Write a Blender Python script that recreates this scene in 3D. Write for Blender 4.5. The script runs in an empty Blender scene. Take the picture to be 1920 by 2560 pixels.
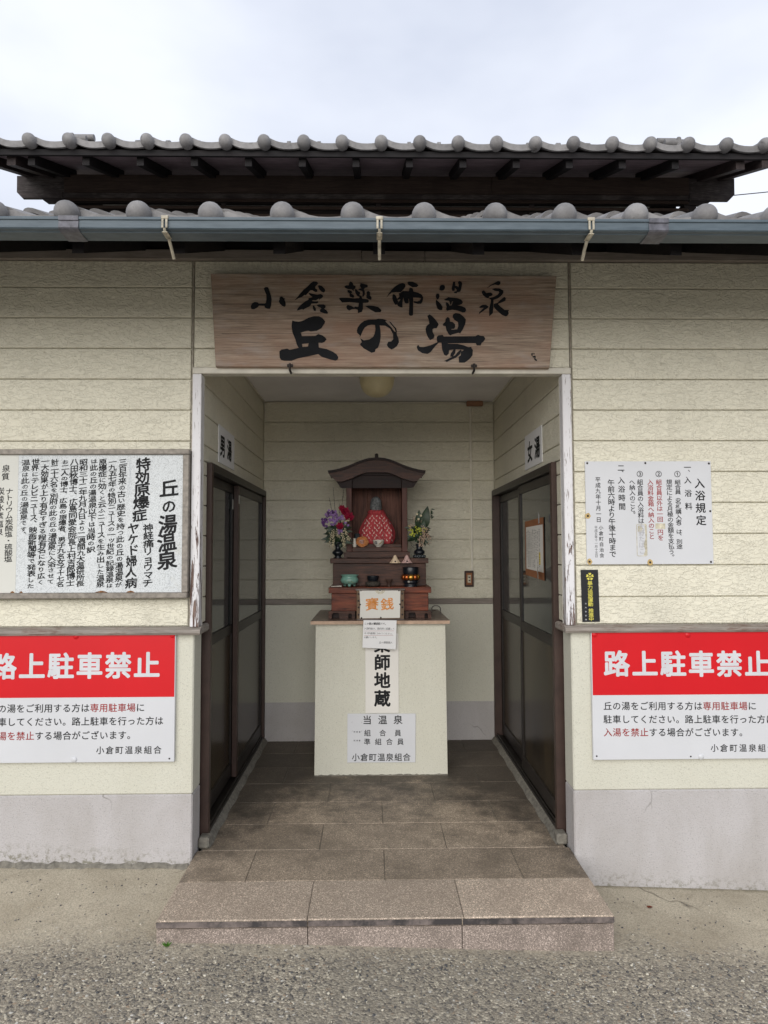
import bpy, bmesh, math, random
from mathutils import Vector, Matrix
from mathutils.geometry import tessellate_polygon
random.seed(7)
PI = math.pi
sc = bpy.context.scene
COL = sc.collection

# ---------------------------------------------------------------- camera
cam_d = bpy.data.cameras.new('camera')
cam = bpy.data.objects.new('camera', cam_d); COL.objects.link(cam)
cam_d.sensor_fit = 'VERTICAL'; cam_d.sensor_height = 36.0; cam_d.sensor_width = 27.0
cam_d.lens = 1690.19 / 2560 * 36.0
cam_d.clip_start = 0.05; cam_d.clip_end = 500
pitch, yaw, roll = math.radians(3.0916), math.radians(0.9418), math.radians(-0.1911)
fwd = Vector((math.sin(yaw)*math.cos(pitch), math.cos(yaw)*math.cos(pitch), math.sin(pitch)))
rt = Vector((math.cos(yaw), -math.sin(yaw), 0)); up = rt.cross(fwd)
r2 = rt*math.cos(roll) + up*math.sin(roll); u2 = -rt*math.sin(roll) + up*math.cos(roll)
mw = Matrix((r2, u2, -fwd)).transposed().to_4x4(); mw.translation = Vector((-0.0481, -3.2099, 1.4236))
cam.matrix_world = mw
sc.camera = cam

# ---------------------------------------------------------------- sky, sun, exposure
world = bpy.data.worlds.new('World'); sc.world = world; world.use_nodes = True
wt = world.node_tree; wt.nodes.clear()
wo = wt.nodes.new('ShaderNodeOutputWorld'); bg = wt.nodes.new('ShaderNodeBackground')
sky = wt.nodes.new('ShaderNodeTexSky'); sky.sky_type = 'NISHITA'; sky.sun_disc = False
SUN_EL, SUN_AZ = math.radians(21), math.radians(196)      # azimuth from +Y (north) clockwise
sky.sun_elevation = SUN_EL; sky.sun_rotation = SUN_AZ
tc = wt.nodes.new('ShaderNodeTexCoord'); mp = wt.nodes.new('ShaderNodeMapping'); mp.inputs['Scale'].default_value = (1.0, 1.0, 2.2)
nz = wt.nodes.new('ShaderNodeTexNoise'); nz.inputs['Scale'].default_value = 1.6; nz.inputs['Detail'].default_value = 5; nz.inputs['Roughness'].default_value = 0.5
rp = wt.nodes.new('ShaderNodeValToRGB')
rp.color_ramp.elements[0].position = 0.36; rp.color_ramp.elements[0].color = (3.25, 3.50, 4.15, 1)
rp.color_ramp.elements[1].position = 0.64; rp.color_ramp.elements[1].color = (4.85, 5.02, 5.45, 1)
mx = wt.nodes.new('ShaderNodeMix'); mx.data_type = 'RGBA'; mx.inputs[0].default_value = 0.93
wt.links.new(tc.outputs['Generated'], mp.inputs[0]); wt.links.new(mp.outputs[0], nz.inputs['Vector'])
wt.links.new(nz.outputs['Fac'], rp.inputs[0]); wt.links.new(sky.outputs[0], mx.inputs[6]); wt.links.new(rp.outputs[0], mx.inputs[7])
wt.links.new(mx.outputs[2], bg.inputs[0]); bg.inputs[1].default_value = 0.1
wt.links.new(bg.outputs[0], wo.inputs[0])
sun_d = bpy.data.lights.new('sun', 'SUN'); sun_d.energy = 1.15; sun_d.angle = math.radians(60); sun_d.color = (1.0, 0.96, 0.90)
sun = bpy.data.objects.new('sun', sun_d); COL.objects.link(sun)
sdir = Vector((math.sin(SUN_AZ)*math.cos(SUN_EL), math.cos(SUN_AZ)*math.cos(SUN_EL), math.sin(SUN_EL)))
sun.rotation_euler = sdir.to_track_quat('Z', 'Y').to_euler(); sun.location = (0, -6, 8)
sc.view_settings.view_transform = 'Standard'; sc.view_settings.look = 'None'
sc.view_settings.exposure = 1.08; sc.view_settings.gamma = 1.0; sc.view_settings.use_curve_mapping = False
sc.cycles.use_denoising = True; sc.cycles.max_bounces = 8; sc.cycles.diffuse_bounces = 5

# ---------------------------------------------------------------- material helpers
class NT:
    def __init__(s, name):
        s.m = bpy.data.materials.new(name); s.m.use_nodes = True; s.t = s.m.node_tree
        s.b = s.t.nodes['Principled BSDF']; s.b.inputs['Roughness'].default_value = 0.8
        s.b.inputs['Specular IOR Level'].default_value = 0.3
    def n(s, typ, **kw):
        nd = s.t.nodes.new(typ)
        for k, v in kw.items():
            if hasattr(nd, k) and k not in nd.inputs: setattr(nd, k, v)
            else: nd.inputs[k].default_value = v
        return nd
    def l(s, a, b): s.t.links.new(a, b)
    def pos(s, scale=(1, 1, 1), obj=False, rot=None):
        if obj: src = s.n('ShaderNodeTexCoord').outputs['Object']
        else: src = s.n('ShaderNodeNewGeometry').outputs['Position']
        mp = s.n('ShaderNodeMapping'); mp.inputs['Scale'].default_value = scale
        if rot: mp.inputs['Rotation'].default_value = rot
        s.l(src, mp.inputs[0]); return mp.outputs[0]
    def noise(s, vec, scale, detail=3, rough=0.5, dist=0.0):
        nd = s.n('ShaderNodeTexNoise'); nd.inputs['Scale'].default_value = scale; nd.inputs['Detail'].default_value = detail
        nd.inputs['Roughness'].default_value = rough; nd.inputs['Distortion'].default_value = dist
        s.l(vec, nd.inputs['Vector']); return nd.outputs['Fac']
    def vor(s, vec, scale, feature='F1', out='Distance', rnd=1.0):
        nd = s.n('ShaderNodeTexVoronoi'); nd.feature = feature; nd.inputs['Scale'].default_value = scale
        nd.inputs['Randomness'].default_value = rnd
        s.l(vec, nd.inputs['Vector']); return nd.outputs[out]
    def ramp(s, fac, stops, interp='LINEAR'):
        r = s.n('ShaderNodeValToRGB'); cr = r.color_ramp; cr.interpolation = interp
        while len(cr.elements) < len(stops): cr.elements.new(0.5)
        for e, (p, c) in zip(cr.elements, stops):
            e.position = p; e.color = (c, c, c, 1) if isinstance(c, (int, float)) else (*c, 1)
        s.l(fac, r.inputs[0]); return r.outputs[0]
    def mix(s, fac, a, b, mode='MIX'):
        m = s.n('ShaderNodeMix'); m.data_type = 'RGBA'; m.blend_type = mode
        for i_, v in ((0, fac), (6, a), (7, b)):
            sock = m.inputs[i_]
            if isinstance(v, (int, float)): sock.default_value = v if i_ == 0 else (v, v, v, 1)
            elif isinstance(v, tuple): sock.default_value = (*v, 1)
            else: s.l(v, sock)
        return m.outputs[2]
    def math(s, op, a, b=0.0, clamp=False):
        m = s.n('ShaderNodeMath'); m.operation = op; m.use_clamp = clamp
        for i, v in ((0, a), (1, b)):
            if isinstance(v, (int, float)): m.inputs[i].default_value = v
            else: s.l(v, m.inputs[i])
        return m.outputs[0]
    def xyz(s, vec):
        x = s.n('ShaderNodeSeparateXYZ'); s.l(vec, x.inputs[0]); return x.outputs
    def rand(s): return s.n('ShaderNodeObjectInfo').outputs['Random']
    def col(s, c):
        if isinstance(c, tuple): s.b.inputs['Base Color'].default_value = (*c, 1)
        else: s.l(c, s.b.inputs['Base Color'])
        return s
    def rough(s, v):
        if isinstance(v, (int, float)): s.b.inputs['Roughness'].default_value = v
        else: s.l(v, s.b.inputs['Roughness'])
        return s
    def bump(s, h, dist=0.003, strength=1.0):
        b = s.n('ShaderNodeBump'); b.inputs['Distance'].default_value = dist; b.inputs['Strength'].default_value = strength
        s.l(h, b.inputs['Height']); s.l(b.outputs[0], s.b.inputs['Normal']); return s

M = {}
def plain(name, c, rough=0.7, spec=0.3, metal=0.0, mott=0.12, scale=12, bump=0.0, bscale=150):
    t = NT(name); p = t.pos(obj=True)
    n = t.noise(p, scale, 4, 0.6)
    dark = tuple(x*(1-mott*1.6) for x in c); lite = tuple(min(1, x*(1+mott)) for x in c)
    t.col(t.ramp(n, [(0.3, dark), (0.7, lite)])).rough(rough)
    t.b.inputs['Specular IOR Level'].default_value = spec; t.b.inputs['Metallic'].default_value = metal
    if bump: t.bump(t.noise(p, bscale, 3, 0.6), bump)
    M[name] = t.m; return t.m

# cream siding with a skip-trowelled stucco relief
def siding(name, c, flat=False):
    t = NT(name); p = t.pos((0.55, 0.55, 1.0))
    n1 = t.noise(p, 58, 3, 0.55, 1.3); n2 = t.noise(p, 22, 2, 0.5, 0.6)
    h = t.math('ADD', t.math('MULTIPLY', t.ramp(n1, [(0.46, 0.0), (0.56, 1.0)]), 0.8), t.math('MULTIPLY', t.ramp(n2, [(0.44, 0.0), (0.5, 1.0)]), 0.55))
    fine = t.noise(t.pos(), 240, 2, 0.6)
    h = t.math('ADD', h, t.math('MULTIPLY', fine, 0.15))
    st = t.noise(t.pos((0.5, 0.5, 0.12)), 5, 4, 0.6); sm = t.noise(t.pos(), 2.3, 4, 0.6)
    base = t.ramp(sm, [(0.3, tuple(x*0.93 for x in c)), (0.7, c)])
    base = t.mix(t.ramp(st, [(0.50, 0.0), (0.75, 0.42)]), base, tuple(x*0.70 for x in c))
    base = t.mix(t.ramp(t.math('MULTIPLY', n1, t.ramp(n2, [(0.3, 0.6), (0.6, 1.0)])), [(0.30, 0.07), (0.42, 0.0)]), base, (0.20, 0.18, 0.12))
    sp = t.vor(t.pos(), 26); base = t.mix(t.ramp(sp, [(0.035, 0.55), (0.055, 0.0)]), base, (0.10, 0.08, 0.05))
    z = t.xyz(t.n('ShaderNodeNewGeometry').outputs['Position'])[2]
    mottle = t.ramp(t.noise(t.pos((1, 1, 0.5)), 60, 3, 0.7), [(0.45, 0.0), (0.62, 1.0)])  # speckled grime mask
    low = t.math('MULTIPLY', mottle, t.math('MULTIPLY', t.math('SUBTRACT', 1.10, z, True), 8, True))
    base = t.mix(t.math('MULTIPLY', low, 0.35), base, (0.24, 0.21, 0.16))
    top = t.math('MULTIPLY', mottle, t.math('MULTIPLY', t.math('SUBTRACT', z, 2.72, True), 6, True))
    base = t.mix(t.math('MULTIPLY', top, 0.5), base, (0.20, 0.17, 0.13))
    rim = t.ramp(n1, [(0.455, 0.0), (0.475, 0.09), (0.495, 0.0)])
    base = t.mix(t.math('MULTIPLY', rim, t.ramp(n2, [(0.42, 0.0), (0.60, 1.0)])), base, (0.20, 0.175, 0.125))
    t.col(base).rough(0.72).bump(h, 0.0024, 1.0); M[name] = t.m
siding('siding_cream', (0.765, 0.73, 0.595))

# sprayed plaster of the lower walls
def plaster(name, c, stain, amt=0.25, spots=True):
    t = NT(name); p = t.pos()
    v = t.vor(p, 150, 'SMOOTH_F1'); n = t.noise(p, 210, 2, 0.6)
    h = t.math('ADD', t.math('MULTIPLY', v, 1.0), t.math('MULTIPLY', n, 0.8))
    s1 = t.noise(t.pos((1, 1, 0.45)), 3.2, 5, 0.62, 0.4)
    base = t.mix(t.ramp(s1, [(0.42, 0.0), (0.72, amt)]), c, stain)
    pit = t.noise(p, 190, 2, 0.6)
    base = t.mix(t.ramp(pit, [(0.58, 0.0), (0.70, 0.45 if c[2] < c[0]*0.9 else 0.6)]), base, tuple(x*0.45 for x in c))
    wv = t.n('ShaderNodeVectorMath'); wv.operation = 'ADD'; nw = t.n('ShaderNodeTexNoise'); nw.inputs['Scale'].default_value = 9; t.l(p, nw.inputs['Vector'])
    sw = t.n('ShaderNodeVectorMath'); sw.operation = 'SCALE'; sw.inputs['Scale'].default_value = 0.07; t.l(nw.outputs['Color'], sw.inputs[0]); t.l(t.pos((1, 1, 0.35)), wv.inputs[0]); t.l(sw.outputs[0], wv.inputs[1])
    ck = t.ramp(t.vor(wv.outputs[0], 1.35, 'DISTANCE_TO_EDGE'), [(0.0, 0.75), (0.0035, 0.0)])
    ck = t.math('MULTIPLY', ck, t.ramp(t.noise(p, 1.9, 2), [(0.56, 0.0), (0.64, 1.0)]))
    if c[2] < c[0]*0.9: ck = t.math('MULTIPLY', ck, 0.0)
    base = t.mix(ck, base, (0.13, 0.12, 0.10))
    if spots:
        q = t.xyz(t.n('ShaderNodeNewGeometry').outputs['Position'])
        z = t.math('ADD', q[2], t.math('MULTIPLY', q[0], 0.058))
        g = t.ramp(t.noise(p, 34, 5, 0.75), [(0.50, 0.0), (0.60, 1.0)])
        low = t.math('MULTIPLY', g, t.math('MULTIPLY', t.math('SUBTRACT', -0.005, z, True), 11, True))
        base = t.mix(t.math('MULTIPLY', low, 0.85), base, (0.16, 0.15, 0.10))
    t.col(base).rough(0.9).bump(h, 0.0022, 0.7); M[name] = t.m
plaster('plaster_cream', (0.60, 0.59, 0.50), (0.49, 0.47, 0.375))
plaster('plaster_grey', (0.475, 0.455, 0.45), (0.35, 0.325, 0.30), 0.65)

# wood: grain runs along one axis
def wood(name, c1, c2, axis='x', rough=0.7, scale=1.0, wear=None, bump=0.0008, spec=0.25):
    t = NT(name)
    sx = {'x': (1.2, 16, 16), 'y': (16, 1.2, 16), 'z': (16, 16, 1.2)}[axis]
    p = t.pos(tuple(v*scale for v in sx))
    n = t.noise(p, 4.0, 5, 0.65, 0.5); n2 = t.noise(p, 14, 3, 0.7); n3 = t.noise(t.pos(), 5, 3, 0.6)
    base = t.ramp(t.math('ADD', t.math('MULTIPLY', n, 0.7), t.math('MULTIPLY', n2, 0.3)), [(0.36, c1), (0.62, c2)])
    base = t.mix(t.ramp(n3, [(0.35, 0.35), (0.65, 0.0)]), base, tuple(x*0.55 for x in c1))
    if wear: base = t.mix(t.ramp(t.math('MULTIPLY', n2, n3), [(0.27, 0.0), (0.36, 0.75)]), base, wear)
    t.col(base).rough(rough).bump(n2, bump); t.b.inputs['Specular IOR Level'].default_value = spec; M[name] = t.m
wood('wood_dark', (0.012, 0.010, 0.011), (0.030, 0.023, 0.022), 'x')
wood('wood_eave', (0.006, 0.006, 0.007), (0.016, 0.013, 0.014), 'x')
wood('wood_dark_y', (0.020, 0.015, 0.016), (0.050, 0.036, 0.034), 'y')
wood('wood_soffit', (0.11, 0.085, 0.098), (0.30, 0.235, 0.255), 'x')
wood('wood_weathered', (0.085, 0.068, 0.062), (0.20, 0.165, 0.15), 'x', wear=(0.30, 0.27, 0.25))
wood('wood_girder', (0.030, 0.025, 0.025), (0.075, 0.062, 0.060), 'x', wear=(0.11, 0.10, 0.095))
wood('wood_trim', (0.20, 0.175, 0.15), (0.40, 0.36, 0.32), 'x', wear=(0.13, 0.075, 0.055))
wood('wood_band', (0.20, 0.17, 0.145), (0.30, 0.265, 0.235), 'x')
wood('wood_slat', (0.035, 0.024, 0.020), (0.075, 0.054, 0.044), 'x')
wood('shrine_wood', (0.018, 0.007, 0.004), (0.090, 0.034, 0.019), 'x', rough=0.42, wear=(0.095, 0.040, 0.024))
wood('shrine_wood_dark', (0.010, 0.006, 0.006), (0.030, 0.014, 0.012), 'x', rough=0.55)
wood('shrine_wood_red', (0.040, 0.009, 0.005), (0.26, 0.062, 0.026), 'x', rough=0.42, wear=(0.13, 0.045, 0.02))
wood('shrine_wood_post', (0.050, 0.019, 0.014), (0.125, 0.050, 0.036), 'z', rough=0.5)
wood('shrine_back', (0.05, 0.022, 0.016), (0.20, 0.085, 0.058), 'z', rough=0.6)
wood('box_wood', (0.10, 0.062, 0.036), (0.20, 0.135, 0.085), 'z', rough=0.6)

# painted sign board wood, grain along x, weathered
t = NT('sign_wood'); p = t.pos((1.0, 20, 20))
n = t.noise(p, 3.6, 6, 0.7, 0.35); n2 = t.noise(t.pos((1.4, 60, 60)), 5, 4, 0.75); n3 = t.noise(t.pos((1, 1, 2)), 3.2, 3, 0.55)
base = t.ramp(t.math('ADD', t.math('MULTIPLY', n, 0.55), t.math('MULTIPLY', n2, 0.45)), [(0.36, (0.16, 0.115, 0.088)), (0.50, (0.35, 0.268, 0.205)), (0.64, (0.56, 0.45, 0.35))])
base = t.mix(t.ramp(n3, [(0.42, 0.0), (0.66, 0.55)]), base, (0.38, 0.22, 0.155))
zc = t.xyz(t.n('ShaderNodeNewGeometry').outputs['Position'])[2]
base = t.mix(t.ramp(t.noise(t.pos((1, 1, 3)), 7, 4, 0.6), [(0.50, 0.0), (0.70, 0.45)]), base, (0.40, 0.36, 0.33))
t.col(base).rough(0.8).bump(n2, 0.0022, 0.9); M['sign_wood'] = t.m
# brush black paint
plain('brush_ink', (0.010, 0.011, 0.014), 0.75, mott=0.3, bump=0.0006, bscale=160)

# white paint peeling off wood
t = NT('peeling_paint'); p = t.pos((30, 30, 3.2)); n = t.noise(p, 1.6, 6, 0.75, 0.6)
z = t.xyz(t.n('ShaderNodeNewGeometry').outputs['Position'])[2]
lowz = t.math('MULTIPLY', t.math('SUBTRACT', 1.75, z), 0.16)
n = t.math('ADD', n, lowz)
mask = t.ramp(n, [(0.615, 0.0), (0.635, 1.0)])
crack = t.ramp(t.noise(t.pos((70, 70, 5)), 2.2, 4, 0.7, 0.3), [(0.60, 0.0), (0.64, 0.8)])
base = t.mix(mask, (0.70, 0.69, 0.70), t.ramp(t.noise(p, 4, 3), [(0.35, (0.075, 0.035, 0.028)), (0.65, (0.22, 0.15, 0.12))]))
base = t.mix(crack, base, (0.16, 0.12, 0.10))
t.col(base).rough(0.55).bump(t.math('SUBTRACT', 1.0, mask), 0.0012); M['peeling_paint'] = t.m
plain('white_paint', (0.62, 0.59, 0.51), 0.6, mott=0.1)
plain('ceiling_paint', (0.86, 0.84, 0.85), 0.85, mott=0.05, scale=4, bump=0.0004)
plain('cable_white', (0.76, 0.72, 0.62), 0.5, mott=0.08)
plain('junction_brown', (0.32, 0.17, 0.10), 0.5, mott=0.06)
plain('caulk', (0.36, 0.325, 0.265), 0.7, mott=0.25, scale=60)

# roof tile: pale silver grey
t = NT('roof_tile'); p = t.pos(); n = t.noise(p, 14, 5, 0.65); n2 = t.noise(p, 120, 2, 0.6)
r = t.ramp(t.rand(), [(0.0, 0.74), (1.0, 1.16)])
base = t.ramp(n, [(0.30, (0.155, 0.150, 0.150)), (0.62, (0.245, 0.238, 0.236)), (0.75, (0.31, 0.302, 0.292))])
base = t.mix(1.0, base, r, 'MULTIPLY')
base = t.mix(t.ramp(t.noise(t.pos(), 9, 4, 0.7), [(0.62, 0.0), (0.70, 0.7)]), base, (0.07, 0.065, 0.06))
base = t.mix(t.ramp(n2, [(0.62, 0.0), (0.75, 0.5)]), base, (0.14, 0.135, 0.13))
t.col(base).rough(0.62).bump(n2, 0.0008); M['roof_tile'] = t.m

# gutter PVC
t = NT('gutter_blue'); n = t.noise(t.pos((2, 6, 12)), 6, 4, 0.6)
t.col(t.ramp(n, [(0.3, (0.064, 0.088, 0.106)), (0.7, (0.098, 0.128, 0.150))])).rough(0.45); M['gutter_blue'] = t.m
plain('gutter_sleeve', (0.115, 0.115, 0.135), 0.4, mott=0.3, scale=40)
plain('strap_cream', (0.46, 0.42, 0.33), 0.5, mott=0.3, scale=40)

# granite-like porcelain tiles
def granite(name, c, dirt, amt, lo=0.44, mottle=False):
    t = NT(name); p = t.pos()
    cell = t.vor(p, 330, 'F1', 'Color'); f = t.xyz(cell)[0]
    base = t.ramp(f, [(0.0, tuple(x*0.50 for x in c)), (0.35, tuple(x*0.85 for x in c)), (0.75, c), (0.95, tuple(min(1, x*1.9) for x in c))])
    base = t.mix(1.0, base, t.ramp(t.rand(), [(0.0, 0.82), (1.0, 1.12)]), 'MULTIPLY')
    d = t.noise(p, 3.1, 6, 0.68, 0.5); d2 = t.noise(p, 11, 4, 0.7)
    base = t.mix(t.ramp(t.math('ADD', t.math('MULTIPLY', d, 0.7), t.math('MULTIPLY', d2, 0.3)), [(lo, 0.0), (lo+0.17, amt)]), base, dirt)
    if mottle:      # darkens the tiles unevenly towards the back and sides of the porch
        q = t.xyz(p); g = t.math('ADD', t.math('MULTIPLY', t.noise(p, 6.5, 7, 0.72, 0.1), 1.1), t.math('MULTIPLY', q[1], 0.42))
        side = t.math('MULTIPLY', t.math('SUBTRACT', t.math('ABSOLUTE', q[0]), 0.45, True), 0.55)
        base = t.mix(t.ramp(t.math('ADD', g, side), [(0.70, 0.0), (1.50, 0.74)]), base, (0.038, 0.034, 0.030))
    t.col(base).rough(0.6).bump(t.vor(p, 330), 0.0006); M[name] = t.m
granite('tile_worn', (0.37, 0.298, 0.222), (0.155, 0.125, 0.092), 0.65, mottle=True)
granite('tile_rinsed', (0.50, 0.41, 0.32), (0.32, 0.255, 0.195), 0.5)
granite('tile_dark', (0.21, 0.172, 0.140), (0.040, 0.036, 0.032), 0.92, 0.36)
granite('tile_riser', (0.31, 0.255, 0.22), (0.14, 0.115, 0.095), 0.6)
t = NT('tile_nosing'); n = t.noise(t.pos((1, 1, 1)), 9, 5, 0.7)
t.col(t.ramp(n, [(0.42, (0.05, 0.045, 0.045)), (0.60, (0.20, 0.165, 0.150))])).rough(0.6); M['tile_nosing'] = t.m
plain('mortar', (0.20, 0.185, 0.155), 0.9, mott=0.25, scale=40, bump=0.001)

# ground: trowelled concrete by the wall, washed pebble concrete further out
t = NT('ground_concrete'); p = t.pos()
warp = t.n('ShaderNodeVectorMath'); warp.operation = 'ADD'
nzc = t.n('ShaderNodeTexNoise'); nzc.inputs['Scale'].default_value = 70; t.l(p, nzc.inputs['Vector'])
sclv = t.n('ShaderNodeVectorMath'); sclv.operation = 'SCALE'; sclv.inputs['Scale'].default_value = 0.012; t.l(nzc.outputs['Color'], sclv.inputs[0])
t.l(p, warp.inputs[0]); t.l(sclv.outputs[0], warp.inputs[1]); wp = warp.outputs[0]
cell = t.vor(wp, 112, 'F1', 'Color'); f = t.xyz(cell); dist = t.vor(wp, 112)
peb = t.ramp(f[0], [(0.0, (0.07, 0.069, 0.07)), (0.16, (0.17, 0.16, 0.145)), (0.36, (0.31, 0.28, 0.23)), (0.55, (0.48, 0.43, 0.34)), (0.80, (0.66, 0.60, 0.47)), (0.94, (0.36, 0.27, 0.19)), (0.97, (0.75, 0.73, 0.66))], 'CONSTANT')
fine = t.vor(p, 330, 'F1', 'Color'); peb2 = t.ramp(t.xyz(fine)[0], [(0.0, (0.16, 0.143, 0.115)), (1.0, (0.54, 0.48, 0.375))])
peb = t.mix(t.ramp(f[1], [(0.38, 1.0), (0.40, 0.0)]), peb, peb2)
edge = t.vor(wp, 112, 'DISTANCE_TO_EDGE'); peb = t.mix(t.ramp(edge, [(0.02, 0.65), (0.12, 0.0)]), peb, (0.25, 0.225, 0.175))
big = t.noise(p, 1.7, 5, 0.6); peb = t.mix(t.ramp(big, [(0.40, 0.45), (0.62, 0.0)]), peb, (0.25, 0.225, 0.18))
sm = t.noise(p, 160, 3, 0.7); sm2 = t.noise(p, 2.6, 5, 0.65)
smooth = t.ramp(sm2, [(0.30, (0.39, 0.335, 0.245)), (0.50, (0.50, 0.44, 0.335)), (0.68, (0.60, 0.535, 0.41))])
smooth = t.mix(t.ramp(sm, [(0.42, 0.5), (0.56, 0.0)]), smooth, (0.19, 0.175, 0.135))
gw = t.n('ShaderNodeVectorMath'); gw.operation = 'ADD'; gn = t.n('ShaderNodeTexNoise'); gn.inputs['Scale'].default_value = 6; t.l(p, gn.inputs['Vector'])
gs = t.n('ShaderNodeVectorMath'); gs.operation = 'SCALE'; gs.inputs['Scale'].default_value = 0.10; t.l(gn.outputs['Color'], gs.inputs[0]); t.l(p, gw.inputs[0]); t.l(gs.outputs[0], gw.inputs[1])
gck = t.math('MULTIPLY', t.ramp(t.vor(gw.outputs[0], 0.9, 'DISTANCE_TO_EDGE'), [(0.0, 0.8), (0.004, 0.0)]), t.ramp(t.noise(p, 1.3, 2), [(0.48, 0.0), (0.56, 1.0)]))
smooth = t.mix(gck, smooth, (0.12, 0.105, 0.08))
smooth = t.mix(t.ramp(t.noise(p, 7, 5, 0.7), [(0.55, 0.0), (0.72, 0.4)]), smooth, (0.25, 0.215, 0.155))
smooth = t.mix(t.ramp(t.vor(p, 19), [(0.045, 0.8), (0.07, 0.0)]), smooth, (0.06, 0.06, 0.055))
xyz = t.xyz(p)
lim = t.math('ADD', xyz[1], t.math('MULTIPLY', t.math('SUBTRACT', t.noise(p, 3.2, 5, 0.75), 0.5), 0.55))
lim = t.math('ADD', lim, t.math('MULTIPLY', t.math('SUBTRACT', t.noise(p, 60, 2, 0.6), 0.5), 0.45))
msk = t.ramp(t.math('MULTIPLY', t.math('ADD', lim, 0.62), 4.5), [(0.0, 0.0), (1.0, 1.0)])
wallg = t.ramp(t.math('ADD', xyz[1], t.math('MULTIPLY', t.noise(p, 14, 4, 0.7), 0.06)), [(0.0, 0.0), (0.03, 0.8)])
smooth = t.mix(wallg, smooth, (0.15, 0.135, 0.085))
t.col(t.mix(msk, peb, smooth)).rough(0.85)
hh = t.math('SUBTRACT', 1.0, t.math('MULTIPLY', dist, 1.3)); hs = t.math('MULTIPLY', sm, 0.35)
hm = t.mix(msk, hh, hs); t.bump(hm, 0.0035, 0.8); M['ground_concrete'] = t.m

t = NT('pebble'); f = t.xyz(t.vor(t.pos((1, 1, 0.01)), 60, 'F1', 'Color'))[0]
t.col(t.ramp(f, [(0.0, (0.08, 0.08, 0.082)), (0.35, (0.22, 0.21, 0.185)), (0.6, (0.42, 0.385, 0.31)), (0.9, (0.58, 0.54, 0.44))], 'CONSTANT')).rough(0.7); M['pebble'] = t.m
# doors
t = NT('door_glass'); n = t.noise(t.pos(), 3, 3)
t.col(t.ramp(n, [(0.3, (0.020, 0.025, 0.026)), (0.7, (0.040, 0.048, 0.048))])); t.rough(t.ramp(t.noise(t.pos((1, 1, 1)), 9, 5, 0.7), [(0.4, 0.05), (0.7, 0.16)])); t.b.inputs['Specular IOR Level'].default_value = 0.6; M['door_glass'] = t.m
t = NT('door_panel'); n = t.noise(t.pos((3, 3, 0.6)), 3, 4)
t.col(t.ramp(n, [(0.35, (0.016, 0.012, 0.008)), (0.7, (0.048, 0.033, 0.017))])).rough(0.22); M['door_panel'] = t.m
plain('door_frame', (0.020, 0.016, 0.014), 0.42, mott=0.25, spec=0.4)
plain('door_jamb', (0.058, 0.035, 0.028), 0.45, mott=0.15, spec=0.4)
plain('tape_white', (0.55, 0.54, 0.50), 0.6)

# signs
def sheet(name, c, rough=0.5, speck=0.0):
    t = NT(name); p = t.pos(); n = t.noise(p, 3, 3)
    base = t.ramp(n, [(0.3, tuple(x*0.93 for x in c)), (0.7, c)])
    if speck:
        base = t.mix(t.ramp(t.noise(p, 260, 2, 0.6), [(0.50, 0.0), (0.62, speck)]), base, (0.16, 0.17, 0.17))
        base = t.mix(t.ramp(t.noise(t.pos((5, 5, 0.6)), 6, 4, 0.7), [(0.58, 0.0), (0.72, 0.4)]), base, (0.30, 0.33, 0.38))
        base = t.mix(t.ramp(t.noise(t.pos((1, 1, 1)), 7, 4, 0.7), [(0.60, 0.0), (0.75, 0.35)]), base, (0.45, 0.44, 0.36))
    t.col(base).rough(rough); M[name] = t.m
sheet('sheet_speckled', (0.66, 0.69, 0.70), 0.6, 0.42)
sheet('sheet_cream', (0.63, 0.63, 0.58), 0.6)
sheet('sheet_white', (0.62, 0.63, 0.65), 0.35)
sheet('sheet_red', (0.60, 0.010, 0.016), 0.32)
sheet('paper_white', (0.74, 0.74, 0.74), 0.8)
sheet('paper_warm', (0.72, 0.70, 0.65), 0.8)
sheet('paper_plastic', (0.66, 0.65, 0.60), 0.3)
sheet('vinyl_black', (0.016, 0.017, 0.020), 0.35)
plain('ink_black', (0.008, 0.009, 0.010), 0.7, mott=0.2)
plain('ink_red', (0.30, 0.025, 0.022), 0.6, mott=0.1)
plain('ink_white', (0.60, 0.61, 0.63), 0.5, mott=0.05)
plain('ink_yellow', (0.62, 0.56, 0.10), 0.5, mott=0.1)
plain('ink_orange', (0.60, 0.23, 0.045), 0.6, mott=0.15)
plain('ink_faint', (0.42, 0.42, 0.44), 0.6, mott=0.1)
plain('tape_yellowed', (0.56, 0.52, 0.40), 0.5, mott=0.25, scale=60)
plain('rust', (0.22, 0.10, 0.035), 0.85, mott=0.4, scale=80)
plain('rust_stain', (0.50, 0.36, 0.16), 0.8, mott=0.15, scale=80)
plain('screw_dark', (0.035, 0.028, 0.026), 0.5, metal=0.3)
plain('frame_alu', (0.25, 0.225, 0.195), 0.5, mott=0.2, scale=50, metal=0.2)
plain('cardboard', (0.30, 0.125, 0.055), 0.8, mott=0.12)
plain('highlight_yellow', (0.62, 0.48, 0.04), 0.7)

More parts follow.
